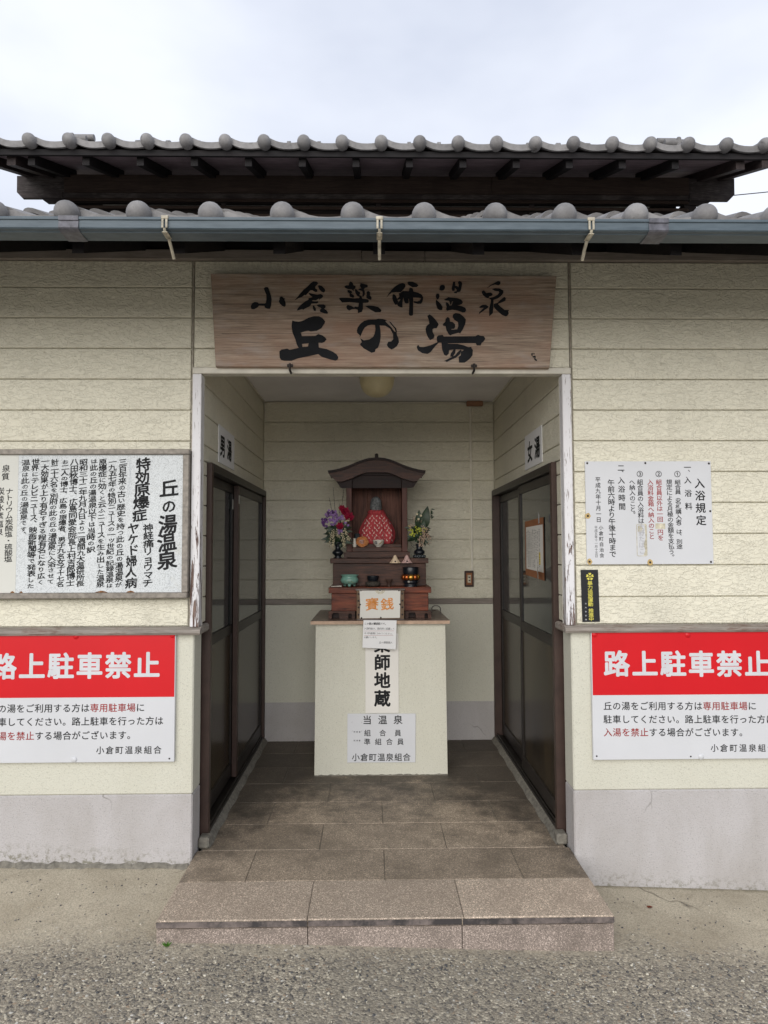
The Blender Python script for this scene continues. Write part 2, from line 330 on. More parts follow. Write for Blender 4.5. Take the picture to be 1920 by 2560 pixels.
# shrine things
plain('stone_statue', (0.15, 0.158, 0.16), 0.9, mott=0.45, scale=90, bump=0.002, bscale=120)
plain('cape_red', (0.40, 0.050, 0.058), 0.85, mott=0.12, scale=20)
plain('cape_print', (0.70, 0.56, 0.50), 0.85)
plain('marble_pink', (0.47, 0.33, 0.235), 0.35, mott=0.25, scale=14)
plain('marble_top', (0.17, 0.115, 0.09), 0.3, mott=0.25, scale=10)
plain('bronze_black', (0.008, 0.011, 0.016), 0.32, spec=0.5, mott=0.3)
plain('celadon', (0.165, 0.33, 0.27), 0.25, spec=0.6, mott=0.12, scale=25)
plain('porcelain', (0.62, 0.59, 0.52), 0.2, spec=0.6)
plain('glaze_blue', (0.018, 0.025, 0.05), 0.3)
plain('glaze_ochre', (0.30, 0.18, 0.05), 0.3)
plain('brass', (0.55, 0.30, 0.06), 0.25, metal=0.9, mott=0.3, scale=60)
plain('brass_red', (0.40, 0.11, 0.03), 0.28, metal=0.85, mott=0.3, scale=60)
plain('cushion', (0.060, 0.052, 0.042), 0.8, mott=0.6, scale=160)
plain('clay_orange', (0.44, 0.17, 0.055), 0.6, mott=0.25, scale=60)
plain('clay_brown', (0.060, 0.034, 0.026), 0.6)
plain('shell_cream', (0.55, 0.43, 0.30), 0.5)
plain('shell_pink', (0.50, 0.33, 0.30), 0.5, mott=0.35, scale=120)
plain('metal_grey', (0.14, 0.13, 0.12), 0.35, metal=0.8)
plain('grey_glass', (0.040, 0.050, 0.055), 0.2, spec=0.6)
plain('lamp_cream', (0.80, 0.71, 0.45), 0.35, spec=0.5, mott=0.06)
plain('leaf_dark', (0.020, 0.042, 0.018), 0.45, spec=0.4, mott=0.3, scale=40)
plain('leaf_mid', (0.040, 0.075, 0.026), 0.5, mott=0.3, scale=40)
plain('leaf_bright', (0.06, 0.16, 0.02), 0.5)
plain('petal_purple', (0.25, 0.145, 0.34), 0.7, mott=0.3, scale=90)
plain('petal_violet', (0.10, 0.035, 0.16), 0.7, mott=0.3, scale=90)
plain('petal_crimson', (0.26, 0.008, 0.035), 0.6, mott=0.3, scale=60)
plain('petal_white', (0.60, 0.53, 0.36), 0.7, mott=0.2, scale=90)
plain('petal_blush', (0.54, 0.40, 0.30), 0.7, mott=0.25, scale=90)
plain('petal_yellow', (0.42, 0.44, 0.06), 0.7, mott=0.2, scale=90)
plain('twig', (0.05, 0.034, 0.020), 0.8)

# ---------------------------------------------------------------- mesh helpers
class Mb:
    def __init__(s): s.v = []; s.f = []; s.sm = []
    def add(s, vs, fs, smooth=False):
        o = len(s.v); s.v += [tuple(v) for v in vs]; s.f += [tuple(i+o for i in f) for f in fs]; s.sm += [smooth]*len(fs); return s
    def box(s, x0, x1, y0, y1, z0, z1, c=0.0):
        if c <= 0:
            vs = [(x, y, z) for x in (x0, x1) for y in (y0, y1) for z in (z0, z1)]
            return s.add(vs, [(0, 1, 3, 2), (4, 6, 7, 5), (0, 4, 5, 1), (2, 3, 7, 6), (0, 2, 6, 4), (1, 5, 7, 3)])
        c = min(c, (x1-x0)/2.01, (y1-y0)/2.01, (z1-z0)/2.01)
        X, Yy, Z = (x0, x1), (y0, y1), (z0, z1); vs = []; idx = {}
        for i in (0, 1):
            for j in (0, 1):
                for k in (0, 1):
                    a, b, d = X[i], Yy[j], Z[k]; sx, sy, sz = (c, -c)[i], (c, -c)[j], (c, -c)[k]
                    for ax, q in (('x', (a, b+sy, d+sz)), ('y', (a+sx, b, d+sz)), ('z', (a+sx, b+sy, d))):
                        idx[i, j, k, ax] = len(vs); vs.append(q)
        I = lambda *a: idx[a]
        fs = []
        for i in (0, 1): fs.append([I(i, 0, 0, 'x'), I(i, 0, 1, 'x'), I(i, 1, 1, 'x'), I(i, 1, 0, 'x')])
        for j in (0, 1): fs.append([I(0, j, 0, 'y'), I(0, j, 1, 'y'), I(1, j, 1, 'y'), I(1, j, 0, 'y')])
        for k in (0, 1): fs.append([I(0, 0, k, 'z'), I(0, 1, k, 'z'), I(1, 1, k, 'z'), I(1, 0, k, 'z')])
        for i in (0, 1):
            for j in (0, 1): fs.append([I(i, j, 0, 'x'), I(i, j, 1, 'x'), I(i, j, 1, 'y'), I(i, j, 0, 'y')])
            for k in (0, 1): fs.append([I(i, 0, k, 'x'), I(i, 1, k, 'x'), I(i, 1, k, 'z'), I(i, 0, k, 'z')])
        for j in (0, 1):
            for k in (0, 1): fs.append([I(0, j, k, 'y'), I(1, j, k, 'y'), I(1, j, k, 'z'), I(0, j, k, 'z')])
        for i in (0, 1):
            for j in (0, 1):
                for k in (0, 1): fs.append([I(i, j, k, 'x'), I(i, j, k, 'y'), I(i, j, k, 'z')])
        return s.add(vs, fs)
    def prism(s, poly, y0, y1, holes=()):      # poly in (x, z), extruded along y; front at y0
        loops = [list(poly)] + [list(h) for h in holes]
        flat = [p for l in loops for p in l]; n = len(flat)
        tris = tessellate_polygon([[Vector((p[0], p[1], 0)) for p in l] for l in loops])
        vs = [(p[0], y0, p[1]) for p in flat] + [(p[0], y1, p[1]) for p in flat]
        fs = [tuple(tr) for tr in tris] + [tuple(i+n for i in reversed(tr)) for tr in tris]
        o = 0
        for l in loops:
            m = len(l)
            for i in range(m): j = (i+1) % m; fs.append((o+i, o+j, o+j+n, o+i+n))
            o += m
        return s.add(vs, fs)
    def lathe(s, prof, c=(0, 0, 0), seg=24, sx=1.0, sy=1.0, cap=True):
        vs = []; fs = []; m = len(prof)
        for r, z in prof:
            for k in range(seg):
                a = 2*PI*k/seg; vs.append((c[0]+r*math.cos(a)*sx, c[1]+r*math.sin(a)*sy, c[2]+z))
        for i in range(m-1):
            for k in range(seg):
                a, b = i*seg+k, i*seg+(k+1) % seg; fs.append((a, b, b+seg, a+seg))
        s.add(vs, fs, True)
        if cap: s.add(vs[:seg], [tuple(reversed(range(seg)))]); s.add(vs[-seg:], [tuple(range(seg))])
        return s
    def tube(s, pts, r, seg=8, r2=None):
        pts = [Vector(p) for p in pts]; vs = []; n = len(pts)
        for i, p in enumerate(pts):
            d = (pts[min(i+1, n-1)] - pts[max(i-1, 0)]).normalized()
            u = d.orthogonal().normalized() if i == 0 else (pu - d*pu.dot(d)).normalized()
            w = d.cross(u); pu = u; rr = r if r2 is None else r + (r2-r)*i/(n-1)
            for k in range(seg): a = 2*PI*k/seg; vs.append(p + (u*math.cos(a)+w*math.sin(a))*rr)
        fs = [(i*seg+k, i*seg+(k+1) % seg, (i+1)*seg+(k+1) % seg, (i+1)*seg+k) for i in range(n-1) for k in range(seg)]
        s.add(vs, fs, True); s.add(vs[:seg], [tuple(reversed(range(seg)))]); s.add(vs[-seg:], [tuple(range(seg))]); return s
    def blob(s, c, r, seg=6, rings=4, sq=(1, 1, 1)):
        vs = [(c[0], c[1], c[2]-r*sq[2])]; fs = []
        for i in range(1, rings):
            a = -PI/2 + PI*i/rings
            for k in range(seg): b = 2*PI*k/seg; vs.append((c[0]+r*sq[0]*math.cos(a)*math.cos(b), c[1]+r*sq[1]*math.cos(a)*math.sin(b), c[2]+r*sq[2]*math.sin(a)))
        vs.append((c[0], c[1], c[2]+r*sq[2])); last = len(vs)-1
        for k in range(seg):
            k2 = (k+1) % seg; fs.append((0, 1+k2, 1+k))
            for i in range(rings-2): fs.append((1+i*seg+k, 1+i*seg+k2, 1+(i+1)*seg+k2, 1+(i+1)*seg+k))
            fs.append((1+(rings-2)*seg+k, 1+(rings-2)*seg+k2, last))
        return s.add(vs, fs, True)
    def mesh(s, name, fix=True):
        me = bpy.data.meshes.new(name); me.from_pydata(s.v, [], s.f)
        me.polygons.foreach_set('use_smooth', s.sm)
        if fix:
            bm = bmesh.new(); bm.from_mesh(me); bmesh.ops.recalc_face_normals(bm, faces=bm.faces); bm.to_mesh(me); bm.free()
        me.update(); return me

def link(name, me, mat, parent=None, loc=(0, 0, 0), rot=None, **props):
    if mat is not None and not me.materials: me.materials.append(M[mat])
    o = bpy.data.objects.new(name, me); COL.objects.link(o); o.location = loc
    if rot: o.rotation_euler = rot
    if parent is not None:
        o.parent = parent
        if parent.type == 'EMPTY': o.matrix_parent_inverse = Matrix.Translation(-parent.location)
        else: o.matrix_parent_inverse = WM[parent.name].inverted()
    WM[o.name] = Matrix.LocRotScale(Vector(loc), o.rotation_euler, None)
    for k, v in props.items(): o[k] = v
    return o
WM = {}
def thing(name, label, cat, loc=(0, 0, 0), group=None):
    o = bpy.data.objects.new(name, None); COL.objects.link(o); o.location = loc; o.empty_display_size = 0.05
    o['label'] = label; o['category'] = cat
    if group: o['group'] = group
    return o
def group_part(name, parent):          # an assembly inside the building: an Empty that only carries its pieces
    o = bpy.data.objects.new(name, None); COL.objects.link(o); o.parent = parent; o.empty_display_size = 0.05
    return o
def tag(o, label, cat, group=None):
    o['label'] = label; o['category'] = cat
    if group: o['group'] = group
    return o
def bx(name, mat, parent, *a, c=0.0, **props):
    m = Mb(); m.box(*a, c=c); return link(name, m.mesh(name), mat, parent, **props)

# ---------------------------------------------------------------- lettering (the bundled default font)
_gl = {}
def load_glyphs(tables):
    keys = sorted({(ch, 0.0) for t in tables for e in t for ch in e[0] if ch not in '{}'}); obs = []
    for ch, w in keys:
        cu = bpy.data.curves.new('glyph', 'FONT'); cu.body = ch; cu.resolution_u = 2; cu.offset = w
        o = bpy.data.objects.new('glyph', cu); COL.objects.link(o); obs.append(o)
    dg = bpy.context.evaluated_depsgraph_get()
    for k, o in zip(keys, obs):
        me = bpy.data.meshes.new_from_object(o.evaluated_get(dg))
        _gl[k] = ([(v.co.x-0.5, v.co.y-0.375) for v in me.vertices], [tuple(p.vertices) for p in me.polygons])
        bpy.data.meshes.remove(me)
    for o in obs: cu = o.data; bpy.data.objects.remove(o); bpy.data.curves.remove(cu)
def glyph(ch, w): return _gl[(ch, 0.0)]
def weight_shifts(w):     # heavier strokes: the same letter laid down several times, a hair apart
    if w <= 0.002: return [(0, 0)]
    r = w; k = 8 if r > 0.02 else 4
    return [(r*math.cos(2*PI*i/k+0.39), r*math.sin(2*PI*i/k+0.39)) for i in range(k)] + ([(0, 0)] if r > 0.02 else [])
KANA = set('ぁあいうえおかがきくけこごさざしすせただちつってでとにのはふまみもやよらりるれをんり')
def lettering(entries, place, parent, mat='ink_black', red='ink_red', hand=0.0, name='lettering'):
    """place(u, z) -> world point of the sheet's face; u runs along the sheet."""
    rnd = random.Random(3); res = []
    for st, u0, z0, u1, z1, size, w, fl in entries:
        mbs = {mat: Mb(), red: Mb()}
        cur = mat; seq = []
        for ch in st:
            if ch == '{': cur = red
            elif ch == '}': cur = mat
            else: seq.append((ch, cur))
        n = len(seq)
        for i, (ch, m) in enumerate(seq):
            t = i/(n-1) if n > 1 else 0
            cu, cz = u0+(u1-u0)*t, z0+(z1-z0)*t
            vs, fs = glyph(ch, w)
            rot = 0.0; s = size; du = dz = 0.0
            if fl == 'v':
                if ch in 'ー（）()': rot = -PI/2
                if ch in '、。': du, dz = size*0.55, size*0.55
                if ch in 'っッ': du, dz = size*0.08, size*0.08
            sx = sy = 1.0
            if fl == 'v' and n > 1: sy = min(1.0, 1.06*abs(z1-z0)/(n-1)/size)
            if hand:
                if ch in KANA: s *= 0.80
                rot += rnd.uniform(-1, 1)*hand*0.06 + 0.03*(rot == 0)
                sx = 1.04+rnd.uniform(-1, 1)*hand*0.07; sy *= 1+rnd.uniform(-1, 1)*hand*0.07
                du += rnd.uniform(-1, 1)*size*0.04*hand
            c, sn = math.cos(rot), math.sin(rot); sh = 0.10*hand
            if rot < -1: sx, sy = sy, sx
            for jj, (ox, oy) in enumerate(weight_shifts(w)):
              out = []
              for x, y in vs:
                y2 = y + sh*x + oy; x2 = x + ox
                if hand: x2 += 0.012*hand*math.sin(17*y+i); y2 += 0.012*hand*math.sin(15*x+2*i)
                X, Yv = (x2*c-y2*sn)*s*sx, (x2*sn+y2*c)*s*sy
                p_ = place(cu+(X+du)*PLACE_DIR[0], cz+Yv+dz); lift = 0.00006*jj
                out.append((p_[0]-math.copysign(lift, p_[0]), p_[1], p_[2]) if abs(p_[0]) == 0.8709 else (p_[0], p_[1]-lift, p_[2]))
              mbs[m].add(out, fs)
            if w > 0.02:      # big letters are pieces of their own
                res.append(link('character', mbs[m].mesh('character', fix=False), m, parent)); mbs[m] = Mb()
        for m, mb in mbs.items():
            if mb.v: res.append(link(name, mb.mesh(name, fix=False), m, parent))
    return res
PLACE_DIR = [1]
BRUSH=[[[-563,2657,-555,2664,-542,2663,-538,2650,-530,2627,-526,2605,-528,2579,-533,2560,-546,2560,-559,2566,-558,2574,-586,2575,-593,2566,-609,2557,-621,2558,-624,2571,-617,2586,-604,2592,-590,2589,-587,2584,-558,2584,-552,2588,-550,2605,-551,2627,-559,2646]],[[-489,2611,-482,2619,-475,2617,-469,2610,-461,2609,-466,2606,-460,2590,-459,2577,-465,2569,-476,2574,-487,2585,-492,2596,-488,2605]],[[-416,2601,-400,2620,-393,2630,-374,2652,-356,2667,-338,2686,-327,2692,-314,2691,-305,2685,-311,2676,-318,2669,-320,2660,-310,2652,-309,2643,-318,2641,-334,2650,-342,2650,-351,2641,-358,2632,-365,2625,-369,2628,-385,2616,-400,2611]],[[-307,2671,-300,2674,-287,2669,-274,2656,-272,2647,-278,2639,-289,2643,-300,2654]],[[-352,2637,-327,2631,-309,2628,-294,2631,-285,2627,-282,2619,-290,2611,-298,2608,-300,2601,-302,2611,-307,2607,-316,2601,-332,2602,-334,2596,-320,2594,-307,2596,-304,2592,-312,2586,-338,2585,-341,2578,-349,2570,-372,2559,-377,2554,-380,2559,-407,2551,-400,2564,-382,2583,-367,2594,-351,2604,-351,2611,-340,2613,-331,2617,-345,2626]],[[-331,2574,-325,2576,-316,2561,-316,2550,-325,2550,-330,2561]],[[-312,2578,-301,2581,-278,2581,-270,2574,-271,2565,-278,2561,-265,2552,-259,2542,-261,2537,-276,2538,-296,2546,-297,2555,-290,2561,-296,2568,-307,2571]],[[-181,2668,-172,2673,-160,2674,-158,2686,-152,2693,-142,2686,-138,2674,-128,2670,-129,2660,-137,2656,-137,2646,-146,2655,-162,2656,-176,2661]],[[-107,2672,-104,2683,-91,2681,-71,2676,-70,2666,-82,2662,-89,2657,-84,2644,-84,2630,-91,2619,-96,2620,-94,2634,-96,2647,-111,2651,-115,2656,-100,2660]],[[-167,2649,-159,2651,-146,2645,-145,2638,-151,2634,-137,2627,-134,2618,-140,2614,-155,2619,-157,2628,-154,2634,-164,2640]],[[-131,2653,-126,2656,-116,2645,-106,2640,-107,2632,-111,2627,-98,2620,-100,2616,-120,2623,-129,2638]],[[-76,2642,-67,2646,-59,2641,-60,2625,-52,2616,-54,2604,-64,2606,-76,2614,-77,2623,-74,2630]],[[-207,2610,-199,2613,-166,2613,-133,2610,-111,2612,-107,2620,-100,2619,-96,2609,-71,2606,-64,2598,-69,2591,-93,2589,-93,2561,-98,2546,-117,2540,-118,2556,-129,2560,-144,2559,-159,2552,-168,2559,-172,2569,-166,2579,-148,2574,-135,2566,-131,2571,-115,2569,-112,2589,-159,2593,-192,2591]],[[-82,2574,-67,2576,-45,2575,-20,2569,-5,2554,-9,2545,-34,2544,-53,2554]],[[20,2615,29,2633,42,2650,59,2668,77,2680,96,2686,107,2682,110,2671,103,2659,94,2650,86,2641,62,2642,44,2640,31,2629]],[[118,2687,125,2693,143,2692,162,2684,171,2674,163,2667,143,2666,125,2676]],[[48,2629,55,2632,64,2623,70,2607,75,2595,68,2582,62,2580,53,2592,47,2610]],[[77,2635,86,2638,95,2646,126,2646,128,2659,134,2664,144,2659,147,2644,169,2639,187,2629,194,2616,190,2596,183,2586,168,2585,148,2592,148,2598,165,2596,178,2601,184,2611,180,2614,146,2616,145,2532,140,2528,130,2528,125,2534,128,2588,126,2610,123,2609,124,2590,115,2586,106,2590,100,2610,98,2618,96,2596,94,2588,95,2568,86,2568,73,2575,69,2584,77,2594,87,2607,79,2607,71,2603,71,2610,82,2621]],[[272,2652,273,2665,277,2675,287,2678,297,2673,298,2662,290,2651,279,2650]],[[255,2630,261,2635,269,2633,272,2622,268,2611,260,2607,257,2603,264,2598,277,2585,286,2570,284,2557,273,2555,262,2562,254,2585,254,2600,260,2609,254,2618]],[[330,2658,335,2682,337,2692,346,2693,347,2679,346,2673,357,2671,362,2664,364,2679,360,2690,366,2697,377,2692,380,2682,375,2656,371,2645,356,2643,354,2637,342,2637,341,2643,353,2647,355,2654,345,2664,344,2650,334,2648]],[[293,2605,308,2613,312,2618,323,2616,356,2613,374,2606,383,2594,378,2585,365,2580,354,2578,378,2574,394,2566,398,2555,392,2545,381,2544,359,2553,334,2557,319,2555,308,2552,302,2559,306,2570,301,2585,304,2593,314,2587,319,2576,329,2578,333,2590,336,2598,331,2598,327,2584,323,2582,317,2600,301,2602]],[[500,2663,515,2677,530,2685,552,2697,563,2694,563,2683,554,2676,537,2680,519,2675]],[[473,2643,480,2651,487,2649,494,2638,515,2641,524,2636,525,2628,518,2624,509,2622,505,2613,496,2615,480,2628]],[[524,2657,537,2662,559,2660,576,2651,577,2640,566,2625,548,2612,529,2606,528,2570,525,2541,508,2526,508,2563,516,2593,518,2608,506,2611,529,2619,548,2629,558,2641,554,2647,537,2649]],[[460,2570,474,2580,492,2581,506,2573,499,2565,480,2552,459,2537,460,2544,475,2559,482,2567,466,2566]],[[531,2585,549,2591,566,2608,581,2619,588,2614,586,2602,577,2597,549,2586,558,2576,582,2556,604,2556,598,2550,601,2539,594,2528,585,2526,569,2533,543,2556,530,2572]],[[-428,2503,-414,2499,-397,2497,-377,2502,-352,2516,-326,2524,-301,2524,-286,2516,-272,2499,-275,2490,-290,2467,-312,2454,-341,2451,-352,2454,-366,2452,-388,2445,-384,2436,-382,2428,-352,2428,-319,2429,-304,2438,-286,2432,-271,2421,-266,2413,-275,2401,-286,2396,-303,2397,-302,2373,-286,2370,-264,2366,-235,2353,-217,2340,-210,2327,-213,2316,-224,2311,-246,2316,-275,2325,-290,2330,-304,2342,-319,2339,-370,2328,-402,2321,-431,2310,-464,2310,-480,2314,-486,2325,-488,2354,-479,2363,-451,2368,-440,2362,-397,2371,-406,2388,-413,2413,-427,2447,-431,2476],[-381,2391,-350,2394,-353,2378,-379,2376]],[[-122,2455,-118,2470,-107,2486,-89,2501,-67,2508,-34,2509,-19,2513,3,2511,21,2505,14,2503,15,2498,24,2488,39,2474,50,2459,57,2450,66,2446,68,2433,75,2418,77,2400,68,2381,53,2370,42,2365,28,2373,20,2386,26,2401,42,2404,50,2414,49,2440,35,2466,13,2479,-14,2481,-10,2455,-9,2429,-12,2403,-22,2373,-34,2366,-36,2354,-53,2349,-75,2362,-89,2370,-107,2388,-104,2395,-98,2399,-106,2418,-89,2408,-64,2412,-45,2425,-38,2440,-34,2459,-36,2483,-52,2484,-71,2480,-85,2470,-94,2455,-102,2436,-108,2423,-109,2434,-120,2444]],[[30,2500,39,2496,54,2477,65,2466,68,2447,63,2448,57,2466,43,2483]],[[213,2526,223,2534,232,2529,248,2513,261,2496,266,2485,257,2468,244,2467,237,2463,238,2448,246,2433,244,2420,225,2410,214,2426,207,2444,204,2463,209,2478,222,2489,220,2508]],[[161,2377,168,2388,176,2377,194,2376,227,2385,260,2400,257,2411,257,2424,264,2433,286,2435,290,2427,356,2428,411,2429,440,2429,453,2436,466,2431,480,2430,488,2417,480,2404,471,2398,465,2385,447,2385,442,2396,392,2396,310,2395,310,2392,355,2392,385,2385,406,2376,421,2378,422,2370,428,2363,426,2337,410,2318,388,2302,362,2302,360,2329,370,2337,372,2354,388,2364,359,2366,346,2366,344,2348,333,2331,320,2331,322,2344,337,2365,315,2363,313,2344,302,2335,291,2340,282,2366,279,2398,266,2398,249,2381,227,2352,212,2344,187,2348,167,2361]],[[292,2310,322,2326,344,2337,355,2352,370,2364,375,2359,366,2342,347,2326,322,2315,300,2304,302,2309]],[[286,2487,298,2498,300,2513,310,2522,319,2515,320,2500,334,2497,344,2487,345,2474,340,2465,327,2464,327,2460,354,2462,360,2478,359,2497,342,2508,333,2521,335,2534,348,2541,368,2538,386,2523,396,2510,393,2489,382,2463,369,2443,360,2446,328,2437,324,2433,315,2437,303,2459,299,2478,288,2480]],[[706,2347,713,2349,712,2336,707,2336]],[[716,2349,722,2347,719,2339]],[[712,2333,725,2336,721,2326,713,2328]],[[718,2324,732,2317,733,2310,724,2313]],[[723,2333,727,2334,725,2319,722,2320]]]
T_HISTORY=[('丘の湯温泉', -1.0044, 1.709, -1.0096, 1.3718, 0.0884, 0.028, 'v'), ('特効原爆症', -1.126, 1.8215, -1.138, 1.5828, 0.0721, 0.028, 'v'), ('神経痛リョウマチ', -1.0974, 1.524, -1.0964, 1.2673, 0.0468, 0.024, 'v'), ('ヤケド婦人病', -1.165, 1.5213, -1.1753, 1.2676, 0.0538, 0.024, 'v'), ('三百年来の古い歴史を持つ此の丘の湯温泉が', -1.221, 1.8335, -1.2313, 1.2592, 0.039, 0.022, 'v'), ('一九五七年の特別ニュースの一ッ世紀の記録温泉は', -1.2678, 1.8335, -1.2735, 1.2553, 0.0378, 0.022, 'v'), ('原爆症に効くと云ふニュースを生み出した温泉', -1.3146, 1.8336, -1.3165, 1.2624, 0.039, 0.022, 'v'), ('は此の丘の湯温泉以下は当時の訳', -1.3567, 1.8366, -1.3636, 1.4226, 0.039, 0.022, 'v'), ('昭和三十二年九月九日より二週間九大温研所長', -1.4034, 1.8337, -1.4091, 1.2657, 0.039, 0.022, 'v'), ('八田秋博士、広島同愛会院長上村吉郎博士', -1.4478, 1.8338, -1.4531, 1.2688, 0.0402, 0.022, 'v'), ('お二人の博士、広島の原爆者、男子九名女子十七名', -1.4898, 1.8338, -1.5015, 1.2632, 0.0378, 0.022, 'v'), ('計二十六名を別府の此の丘の湯温泉に入浴させて', -1.5382, 1.8339, -1.5439, 1.275, 0.039, 0.022, 'v'), ('一大効果が上り有名すぎる程有名になり広く', -1.5831, 1.8369, -1.5901, 1.2723, 0.0389, 0.022, 'v'), ('世界にテレビニュース、映画新聞等で発表した', -1.6279, 1.834, -1.637, 1.2551, 0.0389, 0.022, 'v'), ('温泉は此の丘の湯温泉です、', -1.6733, 1.8311, -1.6781, 1.4907, 0.0389, 0.018, 'v')]
T_QUALITY=[('泉質', -1.7639, 1.8029, -1.7664, 1.7652, 0.0377, 0.01, 'v'), ('ナトリウム炭酸塩・硫酸塩', -1.7454, 1.6958, -1.7429, 1.3802, 0.0364, 0.01, 'v'), ('炭酸水素塩泉', -1.7866, 1.6958, -1.7872, 1.5056, 0.0363, 0.01, 'v')]
T_RULES=[('入浴規定', 1.5163, 1.7304, 1.519, 1.5532, 0.0506, 0.019, 'v'), ('一', 1.4598, 1.807, 1.4598, 1.807, 0.0362, 0.01, 'v'), ('、', 1.4591, 1.7829, 1.4591, 1.7829, 0.0302, 0.01, 'v'), ('入浴料', 1.4593, 1.7455, 1.4606, 1.6205, 0.0361, 0.016, 'v'), ('①', 1.4105, 1.7757, 1.4105, 1.7757, 0.0349, 0.013, 'v'), ('組合員（名札購入者）は、別途', 1.4107, 1.7366, 1.4114, 1.4281, 0.0301, 0.013, 'v'), ('規定による月極の金額を支払う。', 1.3696, 1.7366, 1.3728, 1.3776, 0.03, 0.013, 'v'), ('②', 1.3199, 1.7759, 1.3199, 1.7759, 0.0349, 0.013, 'v'), ('③', 1.2294, 1.776, 1.2294, 1.776, 0.0349, 0.013, 'v'), ('組合員の入浴料は', 1.2296, 1.7369, 1.23, 1.551, 0.0301, 0.013, 'v'), ('へ納入のこと。', 1.1916, 1.7369, 1.1916, 1.581, 0.03, 0.013, 'v'), ('二', 1.1395, 1.805, 1.1395, 1.805, 0.0349, 0.016, 'v'), ('、', 1.139, 1.781, 1.139, 1.781, 0.0301, 0.01, 'v'), ('入浴時間', 1.1394, 1.7448, 1.1408, 1.62, 0.0348, 0.016, 'v'), ('午前六時より午後十時まで', 1.0898, 1.7341, 1.0908, 1.3935, 0.0348, 0.016, 'v'), ('平成九年十月一日', 1.0269, 1.7492, 1.0271, 1.5575, 0.0264, 0.013, 'v'), ('小倉町自治会', 1.0371, 1.5187, 1.0386, 1.3877, 0.0226, 0.01, 'v'), ('平成五年十一月十五日', 1.0132, 1.5205, 1.0128, 1.3848, 0.0155, 0, 'v')]
T_RULES_RED=[('組合員以外は一回', 1.3201, 1.7367, 1.3216, 1.5585, 0.03, 0.013, 'v'), ('円を', 1.3212, 1.497, 1.3223, 1.4701, 0.0299, 0.013, 'v'), ('入浴料金箱へ納入のこと', 1.2791, 1.7368, 1.2792, 1.4762, 0.03, 0.013, 'v')]
T_RULES_FAINT=[('大野たばこ', 1.2303, 1.5229, 1.2305, 1.4079, 0.0298, 0, 'v')]
T_BLACK=[('暴力追放運動', 0.9811, 1.2561, 0.9821, 1.1567, 0.0255, 0.016, 'v'), ('推進中', 0.9833, 1.1272, 0.9837, 1.0872, 0.0253, 0.016, 'v')]
T_BLACK_SMALL=[('別府警察署', 0.9589, 1.1598, 0.9586, 1.0844, 0.0077, 0.0, 'v')]
T_RED_L=[('路上駐車禁止', -1.758, 0.8853, -1.0979, 0.8871, 0.1237, 0.032, 'h')]
T_RED_R=[('路上駐車禁止', 1.0933, 0.8808, 1.7593, 0.8755, 0.1244, 0.032, 'h')]
T_LINES_L=[('丘の湯をご利用する方は{専用駐車場}に', -1.8007, 0.6925, -1.1251, 0.6934, 0.0414, 0.01, 'h'), ('駐車してください。路上駐車を行った方は', -1.799, 0.6316, -1.0387, 0.6323, 0.0413, 0.01, 'h'), ('{入湯を禁止}する場合がございます。', -1.7973, 0.568, -1.1643, 0.5683, 0.0412, 0.01, 'h'), ('小倉町温泉組合', -1.3062, 0.5006, -1.0437, 0.5002, 0.0378, 0.01, 'h')]
T_LINES_R=[('丘の湯をご利用する方は{専用駐車場}に', 1.0473, 0.685, 1.7288, 0.6802, 0.0414, 0.01, 'h'), ('駐車してください。路上駐車を行った方は', 1.046, 0.6238, 1.8123, 0.6182, 0.0413, 0.01, 'h'), ('{入湯を禁止}する場合がございます。', 1.0459, 0.5639, 1.6836, 0.559, 0.0412, 0.01, 'h'), ('小倉町温泉組合', 1.5453, 0.488, 1.8132, 0.4858, 0.0378, 0.01, 'h')]
T_STRIP=[('薬師地蔵', 0.0082, 0.8161, 0.0084, 0.4796, 0.1041, 0.034, 'v')]
T_POSTER=[('当温泉', -0.0874, 0.3467, 0.107, 0.3464, 0.0586, 0.014, 'h'), ('組合員', -0.0857, 0.266, 0.1054, 0.2645, 0.0429, 0.011, 'h'), ('準組合員', -0.0877, 0.2117, 0.1216, 0.2107, 0.0428, 0.011, 'h'), ('小倉町温泉組合', -0.1592, 0.1165, 0.1605, 0.115, 0.0499, 0.012, 'h'), ('利用者', -0.1676, 0.2732, -0.1348, 0.273, 0.0113, 0.01, 'h'), ('利用者', -0.1676, 0.2195, -0.1349, 0.2193, 0.0113, 0.01, 'h')]
T_NOTE=[('この箱は賽銭箱です。', -0.0967, 0.9516, 0.0336, 0.951, 0.0162, 0.012, 'h'), ('入浴料金は、脱衣所に設置して', -0.0986, 0.9216, 0.0807, 0.9188, 0.015, 0.0, 'h'), ('ある料金箱に入れてください。', -0.0986, 0.8928, 0.0745, 0.8888, 0.015, 0.0, 'h'), ('お願いします。', -0.0999, 0.867, -0.0224, 0.8665, 0.015, 0.0, 'h'), ('丘の湯管理人', -0.0044, 0.834, 0.0652, 0.833, 0.015, 0.0, 'h')]
T_MONEY=[('賽銭', -0.0553, 1.0698, 0.04, 1.0694, 0.0842, 0.016, 'h')]
T_MEN=[('男湯', 0.4876, 1.9863, 0.6614, 1.9878, 0.1251, 0.034, 'h')]
T_WOMEN=[('女湯', 0.7053, 1.985, 0.5309, 1.9856, 0.1269, 0.034, 'h')]
load_glyphs([v for k, v in list(globals().items()) if k.startswith('T_')])
